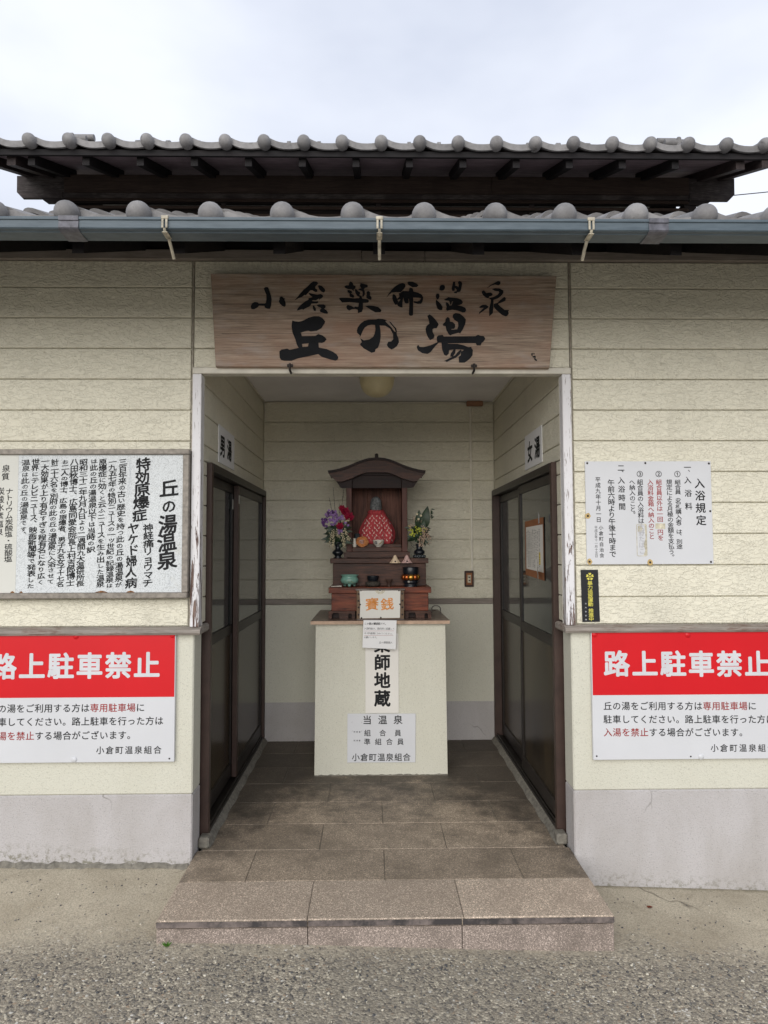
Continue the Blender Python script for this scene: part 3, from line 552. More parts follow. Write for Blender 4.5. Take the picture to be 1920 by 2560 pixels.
# ================================================================ GROUND
def gz(x, y):
    t = min(1, max(0, (x+0.95)/1.95)); t = t*t*(3-2*t)
    near_wall = -0.034 + (-0.140+0.034)*t
    if x > 1.0: near_wall -= 0.035*min(1, (x-1.0)/0.9)
    if x < -0.95: near_wall += 0.013*min(1, (-0.95-x)/0.8)
    step = -0.086 + (-0.136+0.086)*t - (0.02 if x > 1 else 0)*min(1, (x-1.0)/0.8 if x > 1 else 0)
    k = min(1, max(0, -y/0.52))
    z = near_wall + (step-near_wall)*k
    if y < -0.52: z -= 0.012*min(3.0, -0.52-y)
    return z
def axis(lo, hi, mid0, mid1, step):
    a = [lo, lo*0.5, lo*0.2]; v = mid0
    while v < mid1+1e-6: a.append(round(v, 4)); v += step
    return sorted(set(a+[hi*0.2, hi*0.5, hi]))
xs = axis(-60, 60, -4.0, 4.0, 0.1); ys = axis(-60, 60, -4.5, 0.3, 0.1)
m = Mb(); vs = [(x, y, gz(x, y)) for y in ys for x in xs]; nx = len(xs)
m.add(vs, [(j*nx+i, j*nx+i+1, (j+1)*nx+i+1, (j+1)*nx+i) for j in range(len(ys)-1) for i in range(nx-1)], True)
link('ground', m.mesh('ground'), 'ground_concrete', kind='structure')

# ================================================================ PORCH FLOOR (structure with separate tiles)
pf = bx('porch_floor', 'mortar', None, -0.868, 0.868, -0.500, 1.93, -0.24, -0.0030, kind='structure')
def tile(x0, x1, y0, y1, mat, z0=-0.030, z1=0.0, g=0.0013):
    mb = Mb(); mb.box(-(x1-x0)/2+g, (x1-x0)/2-g, -(y1-y0)/2+g, (y1-y0)/2-g, 0, z1-z0, c=0.0025)
    link('floor_tile', mb.mesh('floor_tile'), mat, pf, loc=((x0+x1)/2, (y0+y1)/2, z0+random.uniform(0.0006, 0.0018)))
rows = [-0.5250, -0.2230, 0.0787, 0.3805, 0.6822, 0.9839, 1.2856, 1.5873, 1.893]
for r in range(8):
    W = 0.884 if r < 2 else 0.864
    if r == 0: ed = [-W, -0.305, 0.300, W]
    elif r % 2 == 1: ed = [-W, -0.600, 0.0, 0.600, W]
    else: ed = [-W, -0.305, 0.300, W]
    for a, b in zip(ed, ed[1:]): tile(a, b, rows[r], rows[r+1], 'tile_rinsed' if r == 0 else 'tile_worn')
for a, b in ((-0.884, -0.303), (-0.303, 0.293), (0.293, 0.884)):
    mb = Mb(); mb.box(a+0.002, b-0.002, -0.5285, -0.5265, -0.0245, -0.0035); link('nosing', mb.mesh('nosing'), 'tile_nosing', pf)
    mb = Mb(); mb.box(a+0.0015, b-0.0015, -0.519, -0.500, -0.19, -0.033, c=0.0015); link('riser_tile', mb.mesh('riser_tile'), 'tile_riser', pf)
for s_ in (-1, 1):
    mb = Mb(); mb.box(*sorted((s_*0.868, s_*0.880)), -0.499, -0.003, -0.24, -0.032, c=0.002); link('side_mortar', mb.mesh('side_mortar'), 'mortar', pf)
    # cement fillet under the doors
    mb = Mb(); n = 24; vs = []
    for k in range(n+1):
        y = 0.10 + 1.78*k/n; w = 0.014+0.004*math.sin(k*1.7)
        vs += [(s_*0.8585, y, 0.0), (s_*(0.842-w), y, 0.0025), (s_*(0.852-w*0.4), y, 0.026), (s_*0.8585, y, 0.033)]
    mb.add(vs, [(4*k+i, 4*k+i+1, 4*k+i+5, 4*k+i+4) for k in range(n) for i in range(3)])
    link('cement_fillet', mb.mesh('cement_fillet'), 'mortar', pf)

# crumbly cement where the left wall meets the concrete, and loose pebbles on the pavement
rg = random.Random(21)
mb = Mb(); n = 90; vs = []
for k in range(n+1):
    x = -3.2 + 2.30*k/n; w = 0.016+rg.uniform(-0.006, 0.010); h = 0.012+rg.uniform(-0.006, 0.008); z = gz(x, 0)
    vs += [(x, -0.0055-w, z-0.004), (x, -0.0055-w*0.6, z+h*0.7), (x, -0.005, z+h+0.004), (x, -0.005, z-0.01)]
mb.add(vs, [(4*k+i, 4*k+i+1, 4*k+i+5, 4*k+i+4) for k in range(n) for i in range(3)])
link('wall_foot_cement', mb.mesh('wall_foot_cement'), 'mortar', kind='structure')
mb = Mb()
for k in range(1500):
    x, y = rg.uniform(-2.0, 2.0), -0.55-abs(rg.gauss(0, 0.55))
    if k % 4 == 0: x, y = (rg.uniform(0.95, 2.1) if rg.random() < 0.5 else rg.uniform(-2.0, -0.95)), rg.uniform(-0.6, -0.1)
    if y > -0.53 and abs(x) < 0.9: continue
    r_ = rg.uniform(0.0018, 0.0042) if y > -0.6 else rg.uniform(0.003, 0.0062); mb.blob((x, y, gz(x, y)+r_*0.25), r_, 5, 4, (rg.uniform(0.8, 1.4), rg.uniform(0.8, 1.3), 0.7))
link('loose_pebbles', mb.mesh('loose_pebbles', fix=False), 'pebble', kind='stuff')

# ================================================================ BATHHOUSE
bh = thing('bathhouse', 'cream sided bathhouse with grey tiled roofs and a recessed porch', 'bathhouse')
P = 0.1493; Z0 = 2.6838
lines = [Z0 - P*i for i in range(11)]                 # 2.684 ... 1.191
G = 0.0025
def siding_board(parent, x0, x1, z0, z1, face=0.0, axis='x', sgn=1):
    """one board, its face looking towards -y (axis x) or along +-x (axis y, running x0..x1 in y)"""
    mb = Mb(); L_ = x1-x0; H = z1-z0-2*G
    if axis == 'x':
        mb.box(-L_/2, L_/2, 0, 0.012, -H/2, H/2, c=0.0030)
        link('siding_board', mb.mesh('siding_board'), 'siding_cream', parent, loc=((x0+x1)/2, face, (z0+z1)/2))
    else:
        a = sorted((0, sgn*0.012)); mb.box(a[0], a[1], -L_/2, L_/2, -H/2, H/2, c=0.0030)
        link('siding_board', mb.mesh('siding_board'), 'siding_cream', parent, loc=(face, (x0+x1)/2, (z0+z1)/2))
# --- front walls either side
for s_ in (-1, 1):
    fw = bx('front_wall', 'siding_cream', bh, *sorted((s_*0.9605, s_*3.2)), 0.0135, 0.13, 1.03, 2.95)
    bx('front_backing', 'siding_cream', bh, *sorted((s_*0.905, s_*0.9600)), 0.0135, 0.0430, 1.03, 2.95)
    edges = [2.815] + lines + [1.062]
    for za, zb_ in zip(edges, edges[1:]):
        siding_board(fw, *sorted((s_*0.9175, s_*3.2)), zb_, za)
    lw = bx('lower_wall', 'plaster_cream', bh, *sorted((s_*0.8865, s_*3.2)), -0.002, 0.135, 0.2915, 1.032, c=0.006)
    bx('plinth', 'plaster_grey', bh, *sorted((s_*0.8855, s_*3.2)), -0.0045, 0.136, -0.30, 0.2915, c=0.006)
    mb = Mb()
    mb.box(*sorted((s_*0.9065, s_*0.9145)), 0.0010, 0.010, 1.062, 2.813, c=0.002)
    link('joint_seal', mb.mesh('joint_seal'), 'caulk', bh)
    # corner post with peeling paint
    mb = Mb(); mb.box(*sorted((s_*0.862, s_*0.9045)), -0.018, 0.038, 1.060, 2.2575, c=0.003)
    link('corner_post', mb.mesh('corner_post'), 'peeling_paint', bh)
    mb = Mb(); mb.box(*sorted((s_*0.8615, s_*0.8785)), 0.0385, 0.047, 1.060, 2.2575, c=0.001)
    link('post_edge', mb.mesh('post_edge'), 'white_paint', bh)
    # weathered dado rail that wraps the corner
    rail = Mb(); x_in, x_out = s_*0.850, s_*3.2
    prof = [(-0.030, 1.026), (-0.036, 1.036), (-0.033, 1.050), (-0.004, 1.061)]
    vs = []
    for (y, z) in prof: vs += [(s_*0.852 if y > -0.03 else s_*0.852, y, z), (x_out, y, z)]
    vs += [(s_*0.852, 0.0, 1.061), (x_out, 0.0, 1.061), (s_*0.852, 0.0, 1.026), (x_out, 0.0, 1.026)]
    k = len(vs)//2
    rail.add(vs, [(2*i, 2*i+1, 2*((i+1) % k)+1, 2*((i+1) % k)) for i in range(k)] + [tuple(2*i for i in range(k)), tuple(2*i+1 for i in range(k))])
    link('dado_rail', rail.mesh('dado_rail'), 'wood_trim', bh)
    mb = Mb(); mb.box(*sorted((s_*0.852, s_*0.884)), 0.0008, 0.155, 1.024, 1.063, c=0.009)
    link('dado_return', mb.mesh('dado_return'), 'wood_trim', bh)
# --- wall over the opening
ow = bx('lintel_wall', 'siding_cream', bh, -0.9045, 0.9045, 0.0135, 0.042, 2.290, 2.95)
edges = [2.815] + lines[:3] + [2.290]
for za, zb_ in zip(edges, edges[1:]): siding_board(ow, -0.9035, 0.9035, zb_, za)
mb = Mb(); mb.box(-0.9045, 0.9045, -0.020, 0.0405, 2.2585, 2.2885, c=0.003); link('lintel_trim', mb.mesh('lintel_trim'), 'white_paint', bh)
for a, b, dz in ((-3.2, -0.10, 0.004), (-0.098, 0.205, 0.001), (0.207, 3.2, 0.0)):
    mb = Mb(); mb.box(a, b, -0.022, 0.0125, 2.8155-dz*0.3, 2.857+dz, c=0.002); link('eave_moulding', mb.mesh('eave_moulding'), 'wood_band', bh)
bx('upper_backing', 'wood_eave', bh, -3.2, 3.2, 0.02, 0.12, 2.951, 3.02)
bx('wall_plate', 'wood_eave', bh, -3.2, 3.2, -0.004, 0.0125, 2.8625, 3.02)
# --- recess: back wall
YB = 1.8987
bw = bx('back_wall', 'siding_cream', bh, -0.93, 0.93, YB+0.0135, YB+0.11, -0.05, 2.62)
edges = [2.545] + lines[1:] + [1.046]
for za, zb_ in zip(edges, edges[1:]): siding_board(bw, -0.8745, 0.8745, zb_, za, face=YB)
mb = Mb(); mb.box(-0.8745, 0.8745, YB-0.012, YB+0.012, 1.006, 1.0445, c=0.003); link('dado_rail', mb.mesh('dado_rail'), 'wood_band', bh)
bx('back_lower_wall', 'plaster_cream', bh, -0.8745, 0.8745, YB-0.0005, YB+0.0125, 0.283, 1.005)
bx('back_plinth', 'plaster_grey', bh, -0.8745, 0.8745, YB-0.003, YB+0.0125, -0.03, 0.283)
# --- recess: side walls above and in front of the doors
for s_ in (-1, 1):
    sw = bx('side_wall', 'siding_cream', bh, *sorted((s_*0.8895, s_*0.96)), 0.0440, YB+0.012, 1.864, 2.62)
    edges = [2.545] + lines[1:6] + [1.858]
    for i, (za, zb_) in enumerate(zip(edges, edges[1:])):
        siding_board(sw, 0.048, YB-0.002, zb_, za, face=s_*0.876, axis='y', sgn=s_)
    edges = [1.858] + lines[6:] + [1.066]
    for za, zb_ in zip(edges, edges[1:]): siding_board(sw, 0.048, 0.163, zb_, za, face=s_*0.876, axis='y', sgn=s_)
    bx('dark_room', 'wood_dark', bh, *sorted((s_*0.945, s_*1.02)), 0.137, YB+0.012, -0.03, 1.863)
mb = Mb(); mb.box(-0.93, 0.93, 0.0425, YB+0.012, 2.5455, 2.60); link('ceiling', mb.mesh('ceiling'), 'ceiling_paint', bh)
for s_ in (-1, 1):
    mb = Mb(); mb.box(*sorted((s_*0.866, s_*0.8755)), 0.0445, YB-0.001, 2.533, 2.545, c=0.002); link('ceiling_bead', mb.mesh('ceiling_bead'), 'cable_white', bh)
# rest of the building body (beyond the photograph)
bx('rear_body', 'siding_cream', bh, -3.2, 3.2, 2.02, 5.2, -0.3, 3.02)
for s_ in (-1, 1): bx('end_wall', 'siding_cream', bh, *sorted((s_*1.03, s_*3.2)), 0.14, 2.015, -0.3, 3.015)

# --- sliding doors
for s_ in (-1, 1):
    dr = group_part('sliding_door', bh)
    def d(name, mat, xa, xb, y0, y1, z0, z1, c=0.002):
        mb = Mb(); mb.box(*sorted((s_*xa, s_*xb)), y0, y1, z0, z1, c=c); return link(name, mb.mesh(name), mat, dr)
    # outer frame
    d('jamb', 'door_jamb', 0.8520, 0.9300, 0.168, 0.206, 0.030, 1.857)
    d('jamb', 'door_jamb', 0.8520, 0.9300, 1.852, 1.888, 0.030, 1.857)
    d('frame_head', 'door_frame', 0.8500, 0.9300, 0.2065, 1.8515, 1.815, 1.857)
    d('threshold', 'door_frame', 0.8560, 0.9300, 0.2065, 1.8515, 0.012, 0.046)
    d('threshold_rail', 'door_frame', 0.8650, 0.8700, 0.207, 1.851, 0.0465, 0.060, 0.001)
    near_front = s_ > 0        # right door: front leaf runs on the nearer track
    leaves = ((0.222, 1.050, 0.872, 0.898), (0.985, 1.845, 0.902, 0.928)) if near_front else ((0.212, 0.965, 0.902, 0.928), (0.925, 1.845, 0.870, 0.898))
    for (y0, y1, xa, xb) in leaves:
        st = 0.042; mr = 0.955
        d('stile', 'door_frame' if near_front else 'door_jamb', xa, xb, y0, y0+st+ (0.0 if near_front else 0.012), 0.062, 1.812)
        d('stile', 'door_frame', xa, xb, y1-st, y1, 0.062, 1.812)
        a, b = y0+st+0.0125, y1-st-0.0005
        if near_front: a = y0+st+0.0005
        d('top_rail', 'door_frame', xa, xb, a, b, 1.762, 1.812)
        d('middle_rail', 'door_frame', xa, xb, a, b, mr-0.042, mr+0.016)
        d('bottom_rail', 'door_frame', xa, xb, a, b, 0.062, 0.145)
        d('glass_pane', 'door_glass', xa+0.009, xa+0.014, a, b, mr+0.0165, 1.7615, 0)
        d('door_panel', 'door_panel', xa+0.008, xa+0.016, a, b, 0.1455, mr-0.0425, 0)
        d('handle', 'metal_grey', xa-0.0025, xa-0.0003, (y1-0.030) if (y0 > 0.5) == (s_ < 0) else (y0+0.012), (y1-0.018) if (y0 > 0.5) == (s_ < 0) else (y0+0.024), 0.82, 0.93, 0.0008)
    if s_ < 0:
        d('tape_mark', 'tape_white', 0.8993, 0.9005, 0.900, 0.925, 1.665, 1.725, 0)
        d('tape_mark', 'tape_white', 0.8688, 0.8697, 0.938, 0.962, 1.700, 1.752, 0)
        d('tape_mark', 'tape_white', 0.9090, 0.9100, 0.268, 0.300, 0.99, 1.28, 0)

# --- small cement blocks at the foot of the jambs
for s_, yy in ((-1, 0.115), (1, 0.118)):
    mb = Mb(); mb.box(*sorted((s_*0.832, s_*0.884)), yy-0.02, yy+0.045, 0.0005, 0.052, c=0.008); link('foot_block', mb.mesh('foot_block'), 'mortar', bh)

# ================================================================ ROOFS
SL = math.atan(0.40)
prof = [(-0.030, 0.010), (-0.020, 0.024), (-0.008, 0.035), (0.006, 0.0385), (0.024, 0.0365), (0.046, 0.029), (0.072, 0.017), (0.100, 0.007), (0.135, 0.001), (0.170, 0.0), (0.205, 0.002), (0.235, 0.006), (0.256, 0.012)]
def roof_tile_mesh(sp, L_=0.275, eave=False, th=0.018, slope=0.40):
    A_ = -math.atan(slope); cA, sA = math.cos(A_), math.sin(A_)
    plumb = lambda v: (v[0], v[1]*cA-(v[2]-0.02)*sA, 0.02+v[1]*sA+(v[2]-0.02)*cA)
    k = sp/0.2647; pr = [(x*k, z) for x, z in prof]; n = len(pr); mb = Mb()
    top_f = [(x, 0, z+0.028) for x, z in pr]; top_b = [(x, L_, z+0.004) for x, z in pr]
    drop = 0.040 if eave else th
    bot_f = [(x, 0, z+0.028-drop) for x, z in pr]; bot_b = [(x, L_, z+0.004-th) for x, z in pr]
    vs = top_f+top_b+bot_f+bot_b
    mb.add(vs, [(i, i+1, n+i+1, n+i) for i in range(n-1)], True)
    fs = [(2*n+i, 2*n+i+1, 3*n+i+1, 3*n+i) for i in range(n-1)] + [(i, i+1, 2*n+i+1, 2*n+i) for i in range(n-1)]
    fs += [(0, n, 3*n, 2*n), (n-1, 2*n-1, 4*n-1, 3*n-1)]
    mb.add(vs, fs)
    if eave:   # hanging lip follows gravity, plus the round boss on the crest
        vs = []
        for x, z in pr: vs += [(x, -0.012, z+0.026), (x, -0.012, z-0.018), (x, 0.004, z-0.018), (x, 0.004, z+0.0265)]
        vs = [plumb(v) for v in vs]
        mb.add(vs, [(4*i+j, 4*i+(j+1) % 4, 4*i+4+(j+1) % 4, 4*i+4+j) for i in range(n-1) for j in range(4)] + [(0, 1, 2, 3), tuple(4*(n-1)+q for q in (0, 1, 2, 3))])
        R_ = 0.0455; seg = 20; cz = 0.026; vs = []; rings = [(0.94, 0.012), (0.98, -0.010), (1.0, -0.026), (0.95, -0.040), (0.80, -0.053), (0.58, -0.063), (0.30, -0.069)]
        for rr, y in rings:
            for q in range(seg): a = 2*PI*q/seg; vs.append((0.002+R_*rr*math.cos(a), y, cz+R_*rr*math.sin(a)))
        vs.append((0.002, -0.071, cz)); fs = [(i*seg+q, i*seg+(q+1) % seg, (i+1)*seg+(q+1) % seg, (i+1)*seg+q) for i in range(len(rings)-1) for q in range(seg)]
        vs = [plumb(v) for v in vs]
        e = (len(rings)-1)*seg; fs += [(e+q, e+(q+1) % seg, e+seg) for q in range(seg)]
        mb.add(vs, fs, True)
    return mb
def lay_roof(part, xc, sp, ncols, y_e, z_e, nrows_sep, nrows_tot, slope=0.40):
    """xc: boss x of column 0; z_e: trough height at the eave; rows climb along +y"""
    t_me = roof_tile_mesh(sp).mesh('roof_tile'); e_me = roof_tile_mesh(sp, eave=True, slope=slope).mesh('eave_tile')
    SL = math.atan(slope); ex = 0.235; cs, sn = math.cos(SL), math.sin(SL); rest = Mb(); rmb = roof_tile_mesh(sp)
    for r in range(nrows_tot):
        y, z = y_e + r*ex*cs, z_e - 0.024 + r*ex*sn
        for c in range(ncols):
            j = random.uniform(-0.0025, 0.0025); jz = random.uniform(-0.0015, 0.0015)
            if r < nrows_sep:
                nm = 'eave_tile' if r == 0 else 'roof_tile'
                link(nm, e_me if r == 0 else t_me, 'roof_tile', part, loc=(xc+c*sp+j, y, z+jz + (0.0 if r else 0.0)), rot=(SL, random.uniform(-0.008, 0.008), 0))
            else:
                rest.add([(xc+c*sp+v[0], y+v[1]*cs-v[2]*sn, z+v[1]*sn+v[2]*cs) for v in rmb.v], rmb.f, True)
    if rest.v:
        o = link('far_roof_tiles', rest.mesh('far_roof_tiles', fix=False), 'roof_tile', part); o['kind'] = 'stuff'
def slope_slab(name, mat, part, x0, x1, y0, y1, z_top0, th, slope=0.40):
    mb = Mb(); vs = []
    for x in (x0, x1):
        for y in (y0, y1):
            z = z_top0 + (y-y0)*slope; vs += [(x, y, z-th), (x, y, z)]
    mb.add(vs, [(0, 1, 3, 2), (4, 6, 7, 5), (0, 4, 5, 1), (2, 3, 7, 6), (0, 2, 6, 4), (1, 5, 7, 3)])
    return link(name, mb.mesh(name), mat, part)

# lower roof
lr = group_part('lower_roof', bh)
lay_roof(lr, 0.1415-0.2625*12, 0.2625, 24, -0.735, 2.656, 5, 12, slope=0.465)
slope_slab('sheathing', 'wood_eave', lr, -3.2, 3.35, -0.715, 1.92, 2.612, 0.016, slope=0.465)
bx('eave_board', 'wood_eave', lr, -3.2, 3.35, -0.735, -0.7155, 2.580, 2.620)
for k in range(17):
    x = -3.05 + 0.3785*k
    slope_slab('rafter', 'wood_eave', lr, x-0.022, x+0.022, -0.700, 0.30, 2.601, 0.062, slope=0.465)
# gutter
gt = group_part('gutter', bh)
gp = [(-0.852, 2.6030), (-0.8545, 2.5990), (-0.8545, 2.5925), (-0.8500, 2.5905), (-0.8500, 2.5650), (-0.8535, 2.5625), (-0.8500, 2.5590), (-0.836, 2.5560), (-0.834, 2.5530), (-0.768, 2.5535), (-0.760, 2.560), (-0.758, 2.600), (-0.762, 2.600), (-0.765, 2.563), (-0.8300, 2.5600), (-0.8455, 2.566), (-0.8455, 2.603)]
gp = [(y, z+0.0015) for y, z in gp]
def extrude_x(poly, x0, x1):
    mb = Mb(); n = len(poly); tris = tessellate_polygon([[Vector((p[0], p[1], 0)) for p in poly]])
    vs = [(x0, p[0], p[1]) for p in poly] + [(x1, p[0], p[1]) for p in poly]
    return mb.add(vs, [tuple(t) for t in tris] + [tuple(i+n for i in reversed(t)) for t in tris] + [(i, (i+1) % n, (i+1) % n+n, i+n) for i in range(n)])
for a, b in ((-3.3, -1.1125), (-1.1120, 0.9405), (0.9410, 3.3)): link('gutter_run', extrude_x(gp, a, b).mesh('gutter_run'), 'gutter_blue', gt)
sl_out = [(-0.8570, 2.606), (-0.8570, 2.590), (-0.853, 2.588), (-0.8562, 2.563), (-0.852, 2.5585), (-0.836, 2.5535), (-0.770, 2.5505), (-0.770, 2.5525), (-0.834, 2.5545), (-0.8510, 2.5605), (-0.8540, 2.5635), (-0.8510, 2.5900), (-0.8550, 2.5915), (-0.8530, 2.606)]
for xa, xb in ((-1.160, -1.090), (0.947, 1.018)): link('gutter_joint', extrude_x(sl_out, xa, xb).mesh('gutter_joint'), 'gutter_sleeve', gt)
for i, bxx in enumerate((-2.30, -1.55, -0.785, -0.022, 0.738, 1.50, 2.28)):
    bk = Mb()
    bk.box(bxx-0.013, bxx+0.013, -0.859, -0.848, 2.5955, 2.6085, c=0.002)
    for q in (-0.007, 0.007): bk.box(bxx+q-0.0038, bxx+q+0.0038, -0.8600, -0.8565, 2.562, 2.5950, c=0.001)
    bk.box(bxx-0.010, bxx+0.010, -0.8560, -0.800, 2.5470, 2.5500, c=0.001)
    bk.tube([(bxx, -0.8575, 2.562), (bxx, -0.852, 2.550), (bxx, -0.835, 2.548)], 0.0055, 6)
    bk.tube([(bxx, -0.805, 2.5475), (bxx, -0.775, 2.528), (bxx+0.001, -0.742, 2.500)], 0.0062, 6)
    link('gutter_bracket', bk.mesh('gutter_bracket'), 'strap_cream', gt)

# upper roof: a raised louvred lantern
ur = group_part('upper_roof', bh)
lay_roof(ur, 0.0115-0.26468*10, 0.26468, 21, 1.300, 4.196, 3, 6)
slope_slab('sheathing', 'wood_soffit', ur, -2.76, 2.76, 1.325, 2.60, 4.150, 0.018)
bx('eave_board', 'wood_eave', ur, -2.76, 2.76, 1.306, 1.3245, 4.116, 4.156)
for k in range(13):
    x = -2.02 - 0.372 + 0.372*k
    slope_slab('rafter', 'wood_eave', ur, x-0.024, x+0.024, 1.345, 1.99, 4.137, 0.070)
for s_ in (-1, 1):
    slope_slab('barge_board', 'wood_dark_y', ur, *sorted((s_*2.665, s_*2.725)), 1.315, 2.60, 4.166, 0.105)
    slope_slab('gable_rafter', 'wood_dark_y', ur, *sorted((s_*2.50, s_*2.56)), 1.345, 2.55, 4.140, 0.075)
# back slope, mirrored and simple
mb = Mb(); mb.add([(x, y, z) for x in (-2.76, 2.76) for y, z in ((2.605, 4.66), (3.9, 4.14), (2.605, 4.70), (3.9, 4.18))], [(0, 1, 5, 4), (2, 3, 7, 6), (0, 1, 3, 2), (4, 5, 7, 6), (1, 3, 7, 5), (0, 2, 6, 4)])
link('back_slope', mb.mesh('back_slope'), 'roof_tile', ur)
# ridge: flat courses under a round cap
RY = 2.60
for i, (w, z) in enumerate(((0.16, 4.77), (0.145, 4.81), (0.13, 4.85), (0.12, 4.89))):
    bx('ridge_course', 'roof_tile', ur, -2.62, 2.62, RY-w, RY+w, z, z+0.034, c=0.006)
cap_me = None
for k in range(20):
    x0 = -2.62 + 0.262*k; mb = Mb(); vs = []; seg = 10
    for xx, rr in ((x0, 0.068), (x0+0.028, 0.068), (x0+0.030, 0.055), (x0+0.262, 0.055)):
        for q in range(seg+1): a = PI*q/seg; vs.append((xx, RY-0.02-math.cos(a)*rr*1.5, 4.9255+math.sin(a)*rr*0.95))
    mb.add(vs, [(i*(seg+1)+q, i*(seg+1)+q+1, (i+1)*(seg+1)+q+1, (i+1)*(seg+1)+q) for i in range(3) for q in range(seg)] + [tuple(range(seg+1))], True)
    link('ridge_cap', mb.mesh('ridge_cap'), 'roof_tile', ur)
for s_ in (-1, 1):
    mb = Mb()
    mb.tube([(s_*2.46, RY-0.08, 4.995), (s_*2.62, RY-0.08, 4.995)], 0.028, 10); mb.tube([(s_*2.50, RY-0.14, 4.945), (s_*2.68, RY-0.14, 4.945)], 0.030, 10)
    mb.box(*sorted((s_*2.60, s_*2.64)), RY-0.17, RY+0.17, 4.72, 4.99, c=0.01)
    link('ridge_end', mb.mesh('ridge_end'), 'roof_tile', ur)
# lantern body
lb = group_part('lantern_body', bh)
mb = Mb(); mb.prism([(-2.786, 4.175), (-2.745, 4.132), (2.750, 4.140), (2.794, 4.185), (2.796, 4.316), (-2.788, 4.305)], 1.905, 1.935); link('girder', mb.mesh('girder'), 'wood_girder', lb)
mb = Mb(); mb.prism([(-2.60, 4.131), (-2.555, 4.098), (2.562, 4.104), (2.61, 4.139)], 1.912, 1.940); link('lower_girder', mb.mesh('lower_girder'), 'wood_dark', lb)
for a, b, c_, d_ in ((-2.415, 0.88, 4.172, 4.306), (0.882, 2.425, 4.174, 4.307)):
    bx('girder_board', 'wood_slat', lb, a, b, 1.880, 1.9045, c_, d_, c=0.002)
for s_ in (-1, 1): bx('corner_post', 'wood_dark', lb, *sorted((s_*2.40, s_*2.50)), 1.925, 2.03, 3.50, 4.130)
for i in range(9):
    z = 4.118 - 0.060*i
    mb = Mb(); mb.add([(x, y, zz) for x in (-2.41, 2.42) for y, zz in ((1.878, z-0.016), (1.898, z+0.012), (1.912, z+0.010), (1.892, z-0.018))], [(0, 1, 2, 3), (4, 5, 6, 7), (0, 1, 5, 4), (1, 2, 6, 5), (2, 3, 7, 6), (3, 0, 4, 7)])
    link('louvre_slat', mb.mesh('louvre_slat'), 'wood_slat', lb)
for x in (-2.41, -1.2, 0.0, 1.2, 2.42): bx('mullion', 'wood_dark', lb, x-0.02, x+0.02, 1.9145, 1.9245, 3.55, 4.13)
bx('louvre_backing', 'wood_dark', lb, -2.395, 2.395, 2.031, 2.05, 3.50, 4.14)
for s_ in (-1, 1): bx('bracket_plate', 'metal_grey', lb, *sorted((s_*2.436, s_*2.426)), 1.876, 1.884, 4.118, 4.165)
for s_ in (-1, 1): bx('gable_wall', 'wood_dark', lb, *sorted((s_*2.30, s_*2.40)), 2.055, 3.25, 3.5, 4.30)
bx('rear_wall', 'wood_dark', lb, -2.40, 2.40, 3.255, 3.35, 3.5, 4.25)
# ================================================================ SIGNS
fy = lambda y: (lambda u, z: (u, y, z))
# carved name board
sg = thing('name_board', 'wide brown wooden name board with black brush characters above the porch', 'sign', (0, -0.04, 2.5))
q = [(-0.788, 2.283), (0.793, 2.2785), (0.834, 2.7235), (-0.816, 2.7295)]
mb = Mb(); n = len(q); i_ = [(p[0]*0.9975, 2.505+(p[1]-2.505)*0.99) for p in q]
vs = [(p[0], -0.050, p[1]) for p in q] + [(p[0], -0.012, p[1]) for p in q] + [(p[0], -0.054, p[1]) for p in i_]
mb.add(vs, [(8, 9, 10, 11), (7, 6, 5, 4)] + [(i, (i+1) % 4, (i+1) % 4+4, i+4) for i in range(4)] + [(i, (i+1) % 4, (i+1) % 4+8, i+8) for i in range(4)])
link('plank', mb.mesh('plank'), 'sign_wood', sg)
for i0, i1, nm in ((0, 2, 'character'), (2, 7, 'character'), (7, 14, 'character'), (14, 18, 'character'), (18, 22, 'character'), (22, 27, 'character'), (27, 28, 'character'), (28, 30, 'character'), (30, 34, 'character'), (34, 39, 'signature')):
    mb = Mb()
    for loops in BRUSH[i0:i1]:
        L2 = [[(l[i]/1000, l[i+1]/1000) for i in range(0, len(l), 2)] for l in loops]
        mb.prism(L2[0], -0.0565, -0.0535, holes=L2[1:])
    link(nm, mb.mesh(nm), 'brush_ink', sg)
for hx in (-0.437, 0.432):
    mb = Mb(); mb.tube([(hx, -0.0105, 2.262), (hx, -0.030, 2.262), (hx, -0.060, 2.262), (hx, -0.066, 2.268), (hx, -0.066, 2.294)], 0.0055, 8)
    mb.box(hx-0.014, hx+0.014, -0.064, -0.056, 2.278, 2.292, c=0.002)
    link('hook', mb.mesh('hook'), 'screw_dark', sg)
mb = Mb()
for z, a, b in ((2.628, 0.46, 0.80), (2.44, -0.76, -0.30)): mb.box(a, b, -0.0546, -0.0538, z, z+0.0010)
link('crack', mb.mesh('crack'), 'screw_dark', sg)

# framed history board on the left
hb = thing('history_board', 'framed board of dense vertical brush writing on the left wall', 'notice board', (-1.36, -0.02, 1.54))
bx('frame_top', 'frame_alu', hb, -2.10, -0.9085, -0.046, -0.003, 1.868, 1.8925, c=0.003)
bx('frame_bottom', 'frame_alu', hb, -2.10, -0.9105, -0.046, -0.003, 1.197, 1.2235, c=0.003)
bx('frame_side', 'frame_alu', hb, -0.9375, -0.9088, -0.0455, -0.003, 1.2240, 1.8675, c=0.003)
bx('board', 'sheet_speckled', hb, -1.706, -0.938, -0.033, -0.003, 1.2240, 1.8675)
bx('side_panel', 'sheet_cream', hb, -2.10, -1.7065, -0.0332, -0.003, 1.2240, 1.8675, label='plain cream panel with thinner writing')
lettering(T_HISTORY, fy(-0.0336), hb, hand=1.0)
lettering(T_QUALITY, fy(-0.0338), hb, hand=0.8)
mb = Mb()
